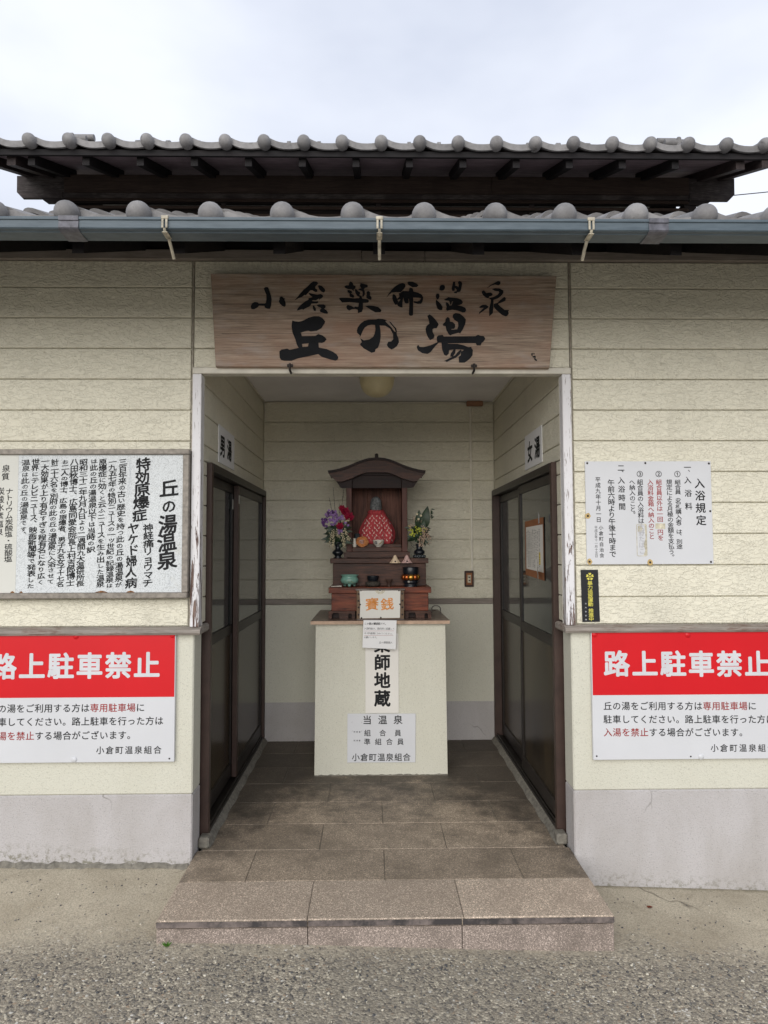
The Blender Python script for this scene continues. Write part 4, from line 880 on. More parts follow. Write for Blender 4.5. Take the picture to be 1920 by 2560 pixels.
for (x, w) in ((-1.31, 0.030), (-1.176, 0.020), (-1.68, 0.008), (-1.72, 0.010)):
    mb.prism([(x-w, 1.2242), (x+w, 1.2242), (x+w*0.6, 1.229), (x, 1.2325), (x-w*0.7, 1.228)], -0.0338, -0.0331)
link('rust_patch', mb.mesh('rust_patch'), 'rust', hb)

# bathing rules
rb = thing('rules_board', 'white acrylic board of bathing rules screwed to the right wall', 'notice board', (1.27, -0.006, 1.59))
mb = Mb(); mb.box(0.9668, 1.5735, -0.0095, -0.0005, 1.3445, 1.8370, c=0.0015); link('board', mb.mesh('board'), 'sheet_white', rb)
lettering(T_RULES, fy(-0.0100), rb); lettering(T_RULES_RED, fy(-0.0100), rb, mat='ink_red'); 
def rrect(x0, x1, z0, z1, r, n=5):
    pts = []
    for cx, cz, a0 in ((x1-r, z1-r, 0), (x0+r, z1-r, 90), (x0+r, z0+r, 180), (x1-r, z0+r, 270)):
        for k in range(n+1): a = math.radians(a0+90*k/n); pts.append((cx+r*math.cos(a), cz+r*math.sin(a)))
    return pts
mb = Mb(); o_ = rrect(1.2065, 1.2565, 1.383, 1.5365, 0.008); i2 = rrect(1.2090, 1.2540, 1.3855, 1.534, 0.006)
mb.prism(o_, -0.0106, -0.0096, holes=[i2]); mb.prism([(1.238, 1.386), (1.2535, 1.388), (1.2535, 1.533), (1.246, 1.534), (1.250, 1.47), (1.240, 1.44), (1.247, 1.41)], -0.0103, -0.0096)
mb.prism([(1.213, 1.50), (1.230, 1.497), (1.236, 1.515), (1.228, 1.531), (1.214, 1.528)], -0.0103, -0.0096)
link('tape_patch', mb.mesh('tape_patch'), 'tape_yellowed', rb)
mb = Mb(); mb.prism([(1.298, 1.5135), (1.345, 1.512), (1.3455, 1.5385), (1.2985, 1.539)], -0.0103, -0.0096); link('tape_patch', mb.mesh('tape_patch'), 'tape_yellowed', rb)
lettering(T_RULES_FAINT, fy(-0.0109), rb, mat='ink_faint', name='faded_lettering')
scr = [(0.9773, 1.8278, 0), (1.2568, 1.8281, 0), (1.5637, 1.8259, 0), (1.5636, 1.5969, 0), (1.56, 1.3549, 0), (1.2686, 1.3536, 1), (0.9794, 1.3582, 1), (0.9753, 1.5751, 1)]
for x, z, ru in scr:
    if ru:
        mb = Mb(); mb.prism([(x+0.014*math.cos(a)*random.uniform(0.8, 1.1), z+0.015*math.sin(a)*random.uniform(0.85, 1.15)) for a in [2*PI*k/12 for k in range(12)]], -0.00985, -0.0094)
        link('rust_ring', mb.mesh('rust_ring'), 'rust_stain', rb)
    mb = Mb(); mb.blob((x, -0.0105, z), 0.0052, 10, 5, (1, 0.5, 1)); link('screw', mb.mesh('screw'), 'screw_dark', rb)

# black sticker
bs = thing('black_plate', 'narrow black plate with yellow lettering and flower emblem below the rules', 'sign', (0.98, -0.004, 1.2))
qb = [(0.942, 1.0735), (1.0249, 1.0745), (1.0206, 1.3195), (0.938, 1.3195)]
mb = Mb(); mb.prism(qb, -0.0045, -0.0004); link('plate', mb.mesh('plate'), 'vinyl_black', bs)
lettering(T_BLACK, fy(-0.0050), bs, mat='ink_yellow'); lettering(T_BLACK_SMALL, fy(-0.0050), bs, mat='ink_white', name='small_lettering')
mb = Mb(); cx, cz = 0.981, 1.287
for k in range(5):      # cherry blossom outline with a centre ring
    a = PI/2 + 2*PI*k/5; pts = []
    for da, rr in ((-0.30, 0.007), (-0.46, 0.0150), (-0.28, 0.0190), (0, 0.0165), (0.28, 0.0190), (0.46, 0.0150), (0.30, 0.007)): pts.append((cx+rr*math.cos(a+da), cz+rr*math.sin(a+da)))
    mb.prism(pts, -0.0052-0.00005*k, -0.0046)
ring = [(cx+0.0058*math.cos(2*PI*k/14), cz+0.0058*math.sin(2*PI*k/14)) for k in range(14)]
link('emblem', mb.mesh('emblem'), 'ink_yellow', bs)
mb = Mb(); mb.prism(ring, -0.0057, -0.0053); link('emblem_ring', mb.mesh('emblem_ring'), 'vinyl_black', bs)
mb = Mb(); mb.prism([(cx+0.0038*math.cos(2*PI*k/10), cz+0.0038*math.sin(2*PI*k/10)) for k in range(10)], -0.0061, -0.0058); link('emblem_centre', mb.mesh('emblem_centre'), 'ink_yellow', bs)

# two red and white no-parking signs
def parking(x0, x1, z0t, z1t, zb0, zm, big, linesx, scr_, cap_, lab):
    t_ = thing('parking_sign', lab, 'sign', ((x0+x1)/2, -0.012, 0.74), 'red and white parking signs beside the porch')
    mb = Mb(); mb.box(x0, x1, -0.0215, -0.0050, zb0, z1t, c=0.0015); link('panel', mb.mesh('panel'), 'sheet_white', t_)
    mb = Mb(); mb.box(x0+0.003, x1-0.003, -0.0224, -0.0216, zm, z1t-0.004); link('red_field', mb.mesh('red_field'), 'sheet_red', t_)
    lettering(big, fy(-0.0230), t_, mat='ink_white', name='heading'); lettering(linesx, fy(-0.0222), t_)
    for x, z in scr_: mb = Mb(); mb.blob((x, -0.0230, z), 0.0040, 8, 4, (1, 0.5, 1)); link('screw', mb.mesh('screw'), 'screw_dark', t_)
    for x, z, mt in cap_: mb = Mb(); mb.lathe([(0.0135, 0), (0.0125, 0.002), (0.001, 0.003)], seg=16); me = mb.mesh('screw_cap'); link('screw_cap', me, mt, t_, loc=(x, -0.0223, z), rot=(PI/2, 0, 0))
parking(-1.888, -0.9670, 1.0375, 1.0400, 0.4455, 0.7412, T_RED_L, T_LINES_L, [(-0.9887, 0.4602)], [(-1.4278, 1.0207, 'sheet_red'), (-0.9823, 1.0241, 'sheet_red'), (-1.4247, 0.4592, 'sheet_white')],
        'red and white no parking sign on the wall left of the porch')
parking(0.9755, 1.9260, 1.0310, 1.0310, 0.4370, 0.7350, T_RED_R, T_LINES_R, [(0.991, 0.4554), (1.432, 0.450)], [(0.9923, 1.0164, 'sheet_red'), (1.434, 1.0123, 'sheet_red'), (1.4808, 0.4484, 'sheet_white')],
        'red and white no parking sign on the wall right of the porch')

# plaques above the doors
mp_ = thing('bath_plaque', 'white plaque on the left porch wall marking the men side', 'plaque', (-0.875, 0.6, 1.99), 'plaques above the sliding doors')
bx('panel', 'paper_white', mp_, -0.8755, -0.8715, 0.398, 0.800, 1.889, 2.092)
lettering(T_MEN, lambda u, z: (-0.8709, u, z), mp_)
wp_ = thing('bath_plaque', 'white plaque on the right porch wall marking the women side', 'plaque', (0.875, 0.63, 1.99), 'plaques above the sliding doors')
bx('panel', 'paper_white', wp_, 0.8715, 0.8755, 0.430, 0.840, 1.891, 2.094)
PLACE_DIR[0] = -1; lettering(T_WOMEN, lambda u, z: (0.8709, u, z), wp_); PLACE_DIR[0] = 1

# curled notice on the right door
dn = thing('door_notice', 'brown cardboard notice with curling white sheet taped to the right door', 'notice', (0.87, 0.63, 1.42))
def curl(y): return 0.8795 - 0.0015 - 0.0045*max(0, (0.50-y)/0.10)**2
def sheet_curve(y0, y1, za0, za1, zb0, zb1, off, n=10, crv=None):
    mb = Mb(); vs = []
    for k in range(n+1):
        t = k/n; y = y0+(y1-y0)*t; x = (crv or curl)(y)-off
        vs += [(x, y, za0+(za1-za0)*t), (x, y, zb0+(zb1-zb0)*t), (x+0.0012, y, za0+(za1-za0)*t), (x+0.0012, y, zb0+(zb1-zb0)*t)]
    mb.add(vs, [(4*k, 4*k+4, 4*k+5, 4*k+1) for k in range(n)] + [(4*k+2, 4*k+6, 4*k+7, 4*k+3) for k in range(n)] + [(4*k, 4*k+4, 4*k+6, 4*k+2) for k in range(n)] + [(4*k+1, 4*k+5, 4*k+7, 4*k+3) for k in range(n)])
    return mb
link('card', sheet_curve(0.895, 0.440, 1.262, 1.246, 1.584, 1.592, 0.0).mesh('card'), 'cardboard', dn)
link('sheet', sheet_curve(0.860, 0.452, 1.300, 1.290, 1.548, 1.552, 0.0022).mesh('sheet'), 'paper_warm', dn)
mb = Mb(); rr = random.Random(5)
for c_ in range(9):
    y = 0.835 - c_*0.038; zz = 1.53 - rr.uniform(0, 0.02)
    while zz > 1.315 + (0.05 if c_ % 3 == 0 else 0):
        h = rr.uniform(0.003, 0.006); x = curl(y)-0.0032; mb.box(x-0.0003, x, y-0.006, y+0.007, zz-h, zz); zz -= rr.choice((0.0105, 0.0105, 0.018))
link('writing', mb.mesh('writing'), 'ink_black', dn)
mb = Mb(); x = curl(0.53)-0.0030; mb.box(x-0.0003, x, 0.514, 0.542, 1.33, 1.40); link('marker', mb.mesh('marker'), 'highlight_yellow', dn)
mb = Mb(); mb.add([(0.8600, 0.50, 1.262), (0.835, 0.430, 1.222), (0.838, 0.432, 1.335), (0.8660, 0.56, 1.290)], [(0, 1, 2, 3)]); link('folded_corner', mb.mesh('folded_corner'), 'paper_warm', dn)
mb = Mb(); mb.add([(0.856, 0.448, 1.56), (0.846, 0.432, 1.555), (0.846, 0.432, 1.62), (0.856, 0.446, 1.60)], [(0, 1, 2, 3)]); link('torn_flap', mb.mesh('torn_flap'), 'paper_white', dn)

# ================================================================ PORCH FITTINGS
cl = thing('ceiling_light', 'round cream dome light on the porch ceiling', 'ceiling light', (-0.020, 1.12, 2.545))
mb = Mb(); mb.lathe([(0.105, 0), (0.116, -0.004), (0.116, -0.018), (0.108, -0.020)], (-0.020, 1.12, 2.5448), 32); link('base', mb.mesh('base'), 'white_paint', cl)
mb = Mb(); mb.lathe([(0.1125*math.cos(a)**0.75 if a < PI/2-0.01 else 0.0005, -0.0205-0.120*math.sin(a)) for a in [PI/2*k/14 for k in range(15)]], (-0.020, 1.12, 2.5448), 32, cap=False); link('shade', mb.mesh('shade'), 'lamp_cream', cl)

ct = thing('cable_conduit', 'cream conduit running down the porch back wall from a brown box to an outlet', 'conduit', (0.697, YB, 1.9))
bx('conduit', 'cable_white', ct, 0.690, 0.706, YB-0.012, YB-0.0005, 1.254, 2.505, c=0.003)
bx('junction_box', 'junction_brown', ct, 0.668, 0.792, YB-0.030, YB-0.0005, 2.5055, 2.543, c=0.004)
so = bx('outlet', 'clay_brown', ct, 0.640, 0.708, YB-0.022, YB-0.0005, 1.135, 1.2535, c=0.004)
bx('outlet_plate', 'cardboard', so, 0.652, 0.696, YB-0.0245, YB-0.0222, 1.150, 1.238, c=0.001)
bx('outlet_socket', 'tape_yellowed', so, 0.662, 0.686, YB-0.0262, YB-0.0247, 1.165, 1.223, c=0.001)
bx('socket_slot', 'screw_dark', so, 0.668, 0.680, YB-0.0272, YB-0.0264, 1.178, 1.186); bx('socket_slot', 'screw_dark', so, 0.668, 0.680, YB-0.0272, YB-0.0264, 1.202, 1.210)
cc = thing('ceiling_cable', 'thin cream cable clipped along the top of the porch back wall', 'cable', (-0.1, YB, 2.53))
mb = Mb(); pts = [(0.664, YB-0.008, 2.527), (0.60, YB-0.010, 2.531)] + [(0.5-0.17*k, YB-0.007, 2.533+0.0015*math.sin(k*1.3)) for k in range(8)] + [(-0.855, YB-0.007, 2.531), (-0.866, YB-0.007, 2.522), (-0.867, YB-0.007, 2.400)]
mb.tube(pts, 0.0050, 8); link('cable', mb.mesh('cable'), 'cable_white', cc)

# ================================================================ PEDESTAL
pd = thing('altar_pedestal', 'cream plastered pedestal with a thin stone top carrying the shrine', 'pedestal', (0, 1.45, 0))
mb = Mb(); b4 = [(-0.419, 1.117), (0.418, 1.117), (0.418, 1.83), (-0.419, 1.83)]; t4 = [(-0.412, 1.120), (0.410, 1.120), (0.410, 1.83), (-0.412, 1.83)]
mb.add([(x, y, 0.001) for x, y in b4] + [(x, y, 0.9455) for x, y in t4], [(0, 1, 5, 4), (1, 2, 6, 5), (2, 3, 7, 6), (3, 0, 4, 7), (4, 5, 6, 7), (3, 2, 1, 0)])
link('block', mb.mesh('block'), 'plaster_cream', pd)
mb = Mb(); vs = []; rg2 = random.Random(4); n = 60
for k in range(n+1):
    x = -0.419+0.838*k/n; w = 0.004+rg2.uniform(0, 0.006); h = 0.003+rg2.uniform(0, 0.006); vs += [(x, 1.1165-w, 0.0012), (x, 1.1165-w*0.5, h), (x, 1.1172, h+0.002)]
mb.add(vs, [(3*k+i, 3*k+i+1, 3*k+i+4, 3*k+i+3) for k in range(n) for i in range(2)]); link('foot_bead', mb.mesh('foot_bead'), 'mortar', pd)
mb = Mb(); mb.box(-0.443, 0.437, 1.090, 1.86, 0.9465, 0.9672); link('stone_edge', mb.mesh('stone_edge'), 'marble_pink', pd)
bx('stone_top', 'marble_top', pd, -0.4415, 0.4355, 1.0915, 1.8585, 0.9673, 0.9688)

stp = thing('name_strip', 'tall white strip with bold black characters on the pedestal front', 'sign', (0.007, 1.115, 0.58))
mb = Mb(); mb.box(-0.098, 0.112, 1.1135, 1.1150, 0.3885, 0.885); link('strip', mb.mesh('strip'), 'paper_warm', stp)
lettering(T_STRIP, fy(1.1130), stp)
ps = thing('member_poster', 'white poster of the bath association low on the pedestal', 'poster', (0, 1.115, 0.235))
mb = Mb(); mb.prism([(-0.2125, 0.0845), (0.2145, 0.0825), (0.2180, 0.3840), (-0.2115, 0.3865)], 1.1105, 1.1125); link('sheet', mb.mesh('sheet'), 'sheet_white', ps)
lettering(T_POSTER, fy(1.1100), ps)
mb = Mb()
for zz in (0.334, 0.279):
    for xx, d_ in ((-0.183, 1), (-0.121, -1)): mb.box(*sorted((xx, xx+0.004*d_)), 1.1098, 1.1102, zz, zz+0.0008); mb.box(*sorted((xx, xx+0.0008*d_)), 1.1098, 1.1102, zz-0.006, zz)
link('bracket_mark', mb.mesh('bracket_mark'), 'ink_black', ps)
nt = thing('paper_note', 'white handwritten paper note hanging under the offering box', 'note', (-0.01, 1.08, 0.88))
mb = Mb(); mb.prism([(-0.1165, 0.8030), (0.0935, 0.7905), (0.0995, 0.9715), (-0.1090, 0.9740)], 1.0775, 1.0790); link('sheet', mb.mesh('sheet'), 'paper_white', nt)
lettering(T_NOTE, fy(1.0770), nt, hand=0.5)
mb = Mb()
for a, b, z in ((-0.108, 0.083, 0.9055), (-0.105, 0.078, 0.8775)): mb.box(a, b, 1.0766, 1.0769, z, z+0.0012)
link('underline', mb.mesh('underline'), 'ink_red', nt)

# ================================================================ SHRINE
CX = -0.021
sh = thing('wooden_shrine', 'small dark red wooden shrine with curved roof on the pedestal', 'shrine', (CX, 1.5, 0.969))
def s(name, mat, x0, x1, y0, y1, z0, z1, c=0.003): return bx(name, mat, sh, x0, x1, y0, y1, z0, z1, c=c)
# feet of the lowest tier: a rail with arched cut-outs
for a, b in ((-0.337, -0.165), (0.160, 0.329)):
    w = b-a
    mb = Mb(); mb.prism([(a, 0.9695), (a+0.020, 0.9695), (a+0.022, 1.000), (a+0.030, 1.008), (a+0.060, 1.008), (a+0.068, 1.000), (a+0.070, 0.9695), (b-0.045, 0.9695), (b-0.043, 0.998), (b-0.034, 1.005), (b-0.022, 0.998), (b-0.020, 0.9695), (b, 0.9695), (b, 1.0190), (a, 1.0190)], 1.205, 1.235)
    link('foot', mb.mesh('foot'), 'shrine_wood', sh)
s('foot_rail', 'shrine_wood_dark', -0.325, 0.318, 1.245, 1.70, 0.9695, 1.0190)
s('lower_drawer', 'shrine_wood_red', -0.318, 0.311, 1.200, 1.72, 1.0195, 1.136)
s('lower_shelf', 'shrine_wood_red', -0.335, 0.328, 1.180, 1.74, 1.1365, 1.1735, 0.002)
s('middle_body', 'shrine_wood', -0.316, 0.306, 1.320, 1.72, 1.174, 1.325)
s('middle_shelf', 'shrine_wood', -0.333, 0.321, 1.300, 1.74, 1.3255, 1.3585, 0.002)
mb = Mb(); arc = []
x0, x1, zt, zb_ = -0.246, 0.202, 1.400, 1.3595
mb.prism([(x0, zt), (x0, zb_), (x0+0.020, zb_), (x0+0.028, zb_+0.006), (x0+0.050, zb_+0.003), (x1-0.050, zb_+0.003), (x1-0.028, zb_+0.006), (x1-0.020, zb_), (x1, zb_), (x1, zt)], 1.372, 1.392)
link('base_apron', mb.mesh('base_apron'), 'shrine_wood', sh)
s('base_block', 'shrine_wood_dark', -0.240, 0.196, 1.393, 1.72, 1.3595, 1.4000)
s('sill', 'shrine_wood', -0.190, 0.148, 1.392, 1.42, 1.4005, 1.4335)
s('cabinet_floor', 'shrine_wood_dark', -0.190, 0.148, 1.421, 1.70, 1.4005, 1.4300)
s('step', 'shrine_wood', -0.190, 0.148, 1.435, 1.69, 1.4305, 1.4550)
s('front_post', 'shrine_wood_post', -0.2290, -0.1905, 1.388, 1.4245, 1.4005, 1.890)
s('front_post', 'shrine_wood_post', 0.1485, 0.1870, 1.388, 1.4245, 1.4005, 1.890)
s('side_panel', 'shrine_wood_dark', -0.2100, -0.1960, 1.425, 1.70, 1.4005, 1.92); s('side_panel', 'shrine_wood_dark', 0.1540, 0.1680, 1.425, 1.70, 1.4005, 1.92)
for a, b in ((-0.1955, -0.0865), (-0.0855, 0.0165), (0.0175, 0.1535)): s('back_board', 'shrine_back', a, b, 1.62, 1.632, 1.4305, 1.90, 0.0015)
s('inner_beam', 'shrine_wood_dark', -0.1900, 0.1480, 1.405, 1.424, 1.836, 1.945, 0.002)
# curved roof
def roof_z(t):   # t 0 at the crown, 1 at the eave tip: cusped curve
    pts = [(0, 2.041), (0.15, 2.037), (0.30, 2.024), (0.45, 2.003), (0.60, 1.982), (0.75, 1.966), (0.88, 1.956), (1.0, 1.951)]
    for (a, za), (b, zb2) in zip(pts, pts[1:]):
        if t <= b+1e-9: return za+(zb2-za)*(t-a)/(b-a)
    return pts[-1][1]
W_ = 0.328; N_ = 24
topc = [(CX-W_+2*W_*k/N_, roof_z(abs(-1+2*k/N_))) for k in range(N_+1)]
def under(x):
    t = abs(x-CX)/W_; pts = [(0, 1.939), (0.15, 1.940), (0.28, 1.935), (0.42, 1.915), (0.52, 1.899), (0.66, 1.884), (0.78, 1.873), (0.86, 1.885), (0.92, 1.905), (1.0, 1.945)]
    for (a, za), (b, zb2) in zip(pts, pts[1:]):
        if t <= b+1e-9: return za+(zb2-za)*(t-a)/(b-a)
    return pts[-1][1]
fas = [(x, z-0.016) for x, z in topc] + [(x, min(under(x), z-0.018)) for x, z in reversed(topc)]
mb = Mb(); mb.prism(fas, 1.352, 1.374); link('gable_board', mb.mesh('gable_board'), 'shrine_wood', sh)
mb = Mb(); rim = [(CX+(x-CX)*1.012, z) for x, z in topc] + [(x, z-0.0155) for x, z in reversed(topc)]
mb.prism(rim, 1.340, 1.70); link('roof', mb.mesh('roof'), 'shrine_wood_dark', sh)
lowb = [(CX-0.300, 1.915), (CX-0.278, 1.885), (CX-0.248, 1.840), (CX-0.235, 1.836), (CX-0.170, 1.836), (CX-0.170, 1.925), (CX+0.170, 1.925), (CX+0.170, 1.836), (CX+0.235, 1.836), (CX+0.252, 1.842), (CX+0.280, 1.885), (CX+0.300, 1.915), (CX+0.2, 1.965), (CX, 2.015), (CX-0.2, 1.965)]
mb = Mb(); mb.prism(lowb, 1.386, 1.404); mb2 = mb; link('gable_bracket', mb.mesh('gable_bracket'), 'shrine_wood_dark', sh)
mb = Mb(); mb.lathe([(0.0125, 2.030), (0.0125, 2.060), (0.009, 2.067), (0.001, 2.070)], (CX-0.001, 1.36, 0), 14); mb.tube([(CX-0.001, 1.35, 2.048), (CX-0.001, 1.70, 2.048)], 0.012, 10)
link('ridge_pole', mb.mesh('ridge_pole'), 'screw_dark', sh)

# statue in a red cape
stt = thing('jizo_statue', 'small grey stone statue in a white patterned red cape inside the shrine', 'statue', (-0.025, 1.50, 1.455))
mb = Mb(); hp = [(0.026, 1.655), (0.027, 1.672), (0.034, 1.688), (0.0385, 1.708), (0.0395, 1.730), (0.037, 1.755), (0.027, 1.775), (0.012, 1.785), (0.0005, 1.7865)]
mb.lathe(hp, (-0.0265, 1.505, 0), 20, 1.0, 1.05)
mb.blob((-0.0265, 1.4675, 1.712), 0.007, 8, 5, (0.7, 0.7, 1.3)); mb.blob((-0.041, 1.473, 1.721), 0.006, 8, 4, (1.3, 0.4, 0.35)); mb.blob((-0.012, 1.473, 1.721), 0.006, 8, 4, (1.3, 0.4, 0.35))
mb.blob((-0.0265, 1.4705, 1.697), 0.006, 8, 4, (1.4, 0.4, 0.3)); mb.blob((-0.0640, 1.508, 1.715), 0.010, 8, 5, (0.35, 0.6, 1.6)); mb.blob((0.0110, 1.508, 1.715), 0.010, 8, 5, (0.35, 0.6, 1.6))
link('head', mb.mesh('head'), 'stone_statue', stt)
ctrl = [(1.690, 0.036, 0.036), (1.682, 0.050, 0.040), (1.660, 0.062, 0.045), (1.635, 0.078, 0.052), (1.600, 0.098, 0.060), (1.565, 0.115, 0.065), (1.535, 0.122, 0.067), (1.500, 0.1195, 0.068), (1.475, 0.113, 0.066), (1.457, 0.106, 0.062)]
def cape_pt(z, a, off=0.0):
    for (za, ra, ya), (zb2, rb2, yb) in zip(ctrl, ctrl[1:]):
        if z >= zb2-1e-9:
            t = (za-z)/(za-zb2); r_, y_ = ra+(rb2-ra)*t, ya+(yb-ya)*t; break
    f = min(1, (1.69-z)/0.15); ripple = 0.0060*f*math.sin(8*a+0.6+3*(1.7-z))+0.0035*f*math.sin(15*a+1.9)+0.0025*f*math.sin(23*a-9*z) + (0.004*math.sin(26*a) if z > 1.655 else 0)
    e = 2.6; c_, s2 = math.cos(a), math.sin(a); k = (abs(c_)**e+abs(s2)**e)**(-1/e)
    return (-0.0205+(r_+ripple+off)*c_*k, 1.515+(y_+ripple+off)*s2*k, z)
mb = Mb(); zs = [1.690-(1.690-1.457)*k/22 for k in range(23)]; SG = 64
vs = [cape_pt(z, 2*PI*k/SG) for z in zs for k in range(SG)]
mb.add(vs, [(i*SG+k, i*SG+(k+1) % SG, (i+1)*SG+(k+1) % SG, (i+1)*SG+k) for i in range(22) for k in range(SG)], True)
mb.add([vs[k] for k in range(SG)], [tuple(range(SG))])
link('cape', mb.mesh('cape'), 'cape_red', stt)
mb = Mb(); vs = []           # ruffle at the neck
for i, (dz, dr) in enumerate(((0.006, -0.002), (0.000, 0.008), (-0.012, 0.013), (-0.022, 0.006))):
    for k in range(SG):
        a = 2*PI*k/SG; w_ = 0.004*math.sin(13*a+i)+0.003*math.sin(29*a)
        vs.append((-0.0255+(0.045+dr+w_)*math.cos(a), 1.507+(0.040+dr+w_)*math.sin(a), 1.683+dz+w_*0.8))
mb.add(vs, [(i*SG+k, i*SG+(k+1) % SG, (i+1)*SG+(k+1) % SG, (i+1)*SG+k) for i in range(3) for k in range(SG)], True)
link('collar', mb.mesh('collar'), 'cape_red', stt)
# white motif printed on the cape: small leaping shapes in staggered rows, lying on the cloth
mb = Mb(); row = 0; z = 1.652
while z > 1.467:
    for kx in range(-5, 6):
        u = kx*0.034 + (0.017 if row % 2 else 0)
        for (za, ra, ya), (zb2, rb2, yb) in zip(ctrl, ctrl[1:]):
            if z >= zb2: t = (za-z)/(za-zb2); r_ = ra+(rb2-ra)*t; break
        u += 0.004*math.sin(3.7*kx+2.1*row)
        if abs(u) > r_*0.93: continue
        def onto(du, dz):
            x = u+du; lo, hi = -PI, 0          # front half: find the angle whose x matches
            for _ in range(24):
                mid = (lo+hi)/2
                if cape_pt(z+dz, mid)[0] < -0.0205+x: lo = mid
                else: hi = mid
            return cape_pt(max(1.458, z+dz), (lo+hi)/2, 0.0008)
        fl = 1 if (row*3+kx*5) % 7 < 3 else -1
        for (cx_, cz_, ra_, rb_, an) in ((0, -0.0015, 0.0048, 0.0030, 0.9), (0.0030*fl, 0.0052, 0.0034, 0.0020, 0.2), (-0.0036*fl, -0.0064, 0.0034, 0.0018, -0.4), (0.0030*fl, -0.0050, 0.0026, 0.0014, 0.9)):
            ring_ = []
            for k in range(7):
                a = 2*PI*k/7; ex, ez = ra_*math.cos(a), rb_*math.sin(a); ca, sa = math.cos(an*fl), math.sin(an*fl)
                ring_.append(onto(cx_+ex*ca-ez*sa, cz_+ex*sa+ez*ca))
            mb.add(ring_, [tuple(range(7))])
    z -= 0.0170; row += 1
link('cape_motif', mb.mesh('cape_motif', fix=False), 'cape_print', stt)

# ---- offering box
ob = thing('offering_box', 'brown wooden offering box with a studded white plate in front of the shrine', 'box', (0, 1.16, 0.969))
def b_(name, mat, *a, c=0.002): return bx(name, mat, ob, *a, c=c)
b_('body', 'box_wood', -0.1535, 0.1500, 1.130, 1.193, 0.9695, 1.1560)
b_('lid', 'wood_weathered', -0.1600, 0.1560, 1.122, 1.196, 1.1565, 1.1665); b_('bottom_rim', 'wood_weathered', -0.1545, 0.1515, 1.124, 1.1295, 0.9695, 0.9760)
mb = Mb(); mb.prism([(-0.1335, 0.9800), (0.1190, 0.9820), (0.1225, 0.9850), (0.1265, 1.1590), (-0.1345, 1.1600), (-0.1300, 1.07)], 1.1265, 1.1295); link('plate', mb.mesh('plate'), 'paper_plastic', ob)
lettering(T_MONEY, fy(1.1258), ob, mat='ink_orange', hand=0.6)
mb = Mb(); cxx = -0.003
for k in range(7):
    a0 = PI + PI*(k+0.08)/7; a1 = PI + PI*(k+0.92)/7
    mb.prism([(cxx+0.010*math.cos(a0), 1.157+0.010*math.sin(a0)), (cxx+0.029*math.cos(a0), 1.157+0.022*math.sin(a0)), (cxx+0.032*math.cos((a0+a1)/2), 1.157+0.026*math.sin((a0+a1)/2)), (cxx+0.029*math.cos(a1), 1.157+0.022*math.sin(a1)), (cxx+0.010*math.cos(a1), 1.157+0.010*math.sin(a1))], 1.1259, 1.1264)
link('crest_stain', mb.mesh('crest_stain'), 'tape_yellowed', ob)
for (x, z) in [(-0.126, 1.157), (-0.004, 1.158), (0.117, 1.156), (-0.131, 1.068), (0.1235, 1.068), (-0.123, 0.983), (0.001, 0.984)]:
    mb = Mb(); mb.blob((x, 1.1262, z), 0.0055, 10, 5, (1, 0.6, 1)); link('stud', mb.mesh('stud'), 'screw_dark', ob)
for (x, z) in [(sx, zz) for sx in (-0.1410, 0.1385) for zz in (1.135, 1.091, 1.049, 1.003)]:
    mb = Mb(); mb.blob((x, 1.1300, z), 0.0065, 10, 5, (1, 0.25, 1)); link('peg_hole', mb.mesh('peg_hole'), 'screw_dark', ob)

# ---- things on the lower shelf (top 1.1735)
SZ = 1.1737
cs = thing('incense_burner', 'celadon green incense burner on three feet, left on the lower shelf', 'incense burner', (-0.203, 1.268, SZ))
mb = Mb(); mb.lathe([(0.020, 0.012), (0.040, 0.016), (0.055, 0.028), (0.0600, 0.042), (0.0560, 0.054), (0.0500, 0.062), (0.0515, 0.070), (0.0600, 0.0755), (0.0600, 0.0785), (0.052, 0.0790), (0.048, 0.072), (0.045, 0.060), (0.001, 0.058)], (-0.203, 1.268, SZ), 32, cap=False); link('bowl', mb.mesh('bowl'), 'celadon', cs)
for k in range(3):
    a = -PI/2 + 2*PI*k/3; mb = Mb(); mb.blob((-0.203+0.034*math.cos(a), 1.268+0.034*math.sin(a), SZ+0.0105), 0.0105, 10, 6, (1.1, 1.1, 1)); link('foot', mb.mesh('foot'), 'celadon', cs)
mb = Mb(); rr = random.Random(9)
for k in range(26):
    a = -PI/2 + rr.uniform(-0.6, 0.5); zz = rr.uniform(0.030, 0.050); r_ = 0.0600 - abs(zz-0.042)*0.25 + 0.0006
    x_, y_ = -0.203+r_*math.cos(a), 1.268+r_*math.sin(a); mb.blob((x_, y_, SZ+zz), rr.uniform(0.0014, 0.0028), 6, 3, (1, 0.3, 0.6))
link('painted_sprig', mb.mesh('painted_sprig'), 'glaze_ochre', cs)
tb = thing('gong_bowl', 'small black bowl gong seated on a patterned cushion', 'bowl', (-0.049, 1.262, SZ))
mb = Mb(); mb.lathe([(0.030, 0.0005), (0.046, 0.006), (0.051, 0.017), (0.046, 0.029), (0.032, 0.035)], (-0.049, 1.262, SZ), 24); link('cushion', mb.mesh('cushion'), 'cushion', tb)
mb = Mb(); mb.lathe([(0.030, 0.0355), (0.036, 0.044), (0.039, 0.068), (0.0395, 0.071), (0.036, 0.071), (0.034, 0.046), (0.001, 0.040)], (-0.049, 1.262, SZ), 24, cap=False); link('bowl', mb.mesh('bowl'), 'bronze_black', tb)
sc_ = thing('clay_cup', 'tiny brown flared clay cup between the gong and lotus stand', 'cup', (0.057, 1.262, SZ))
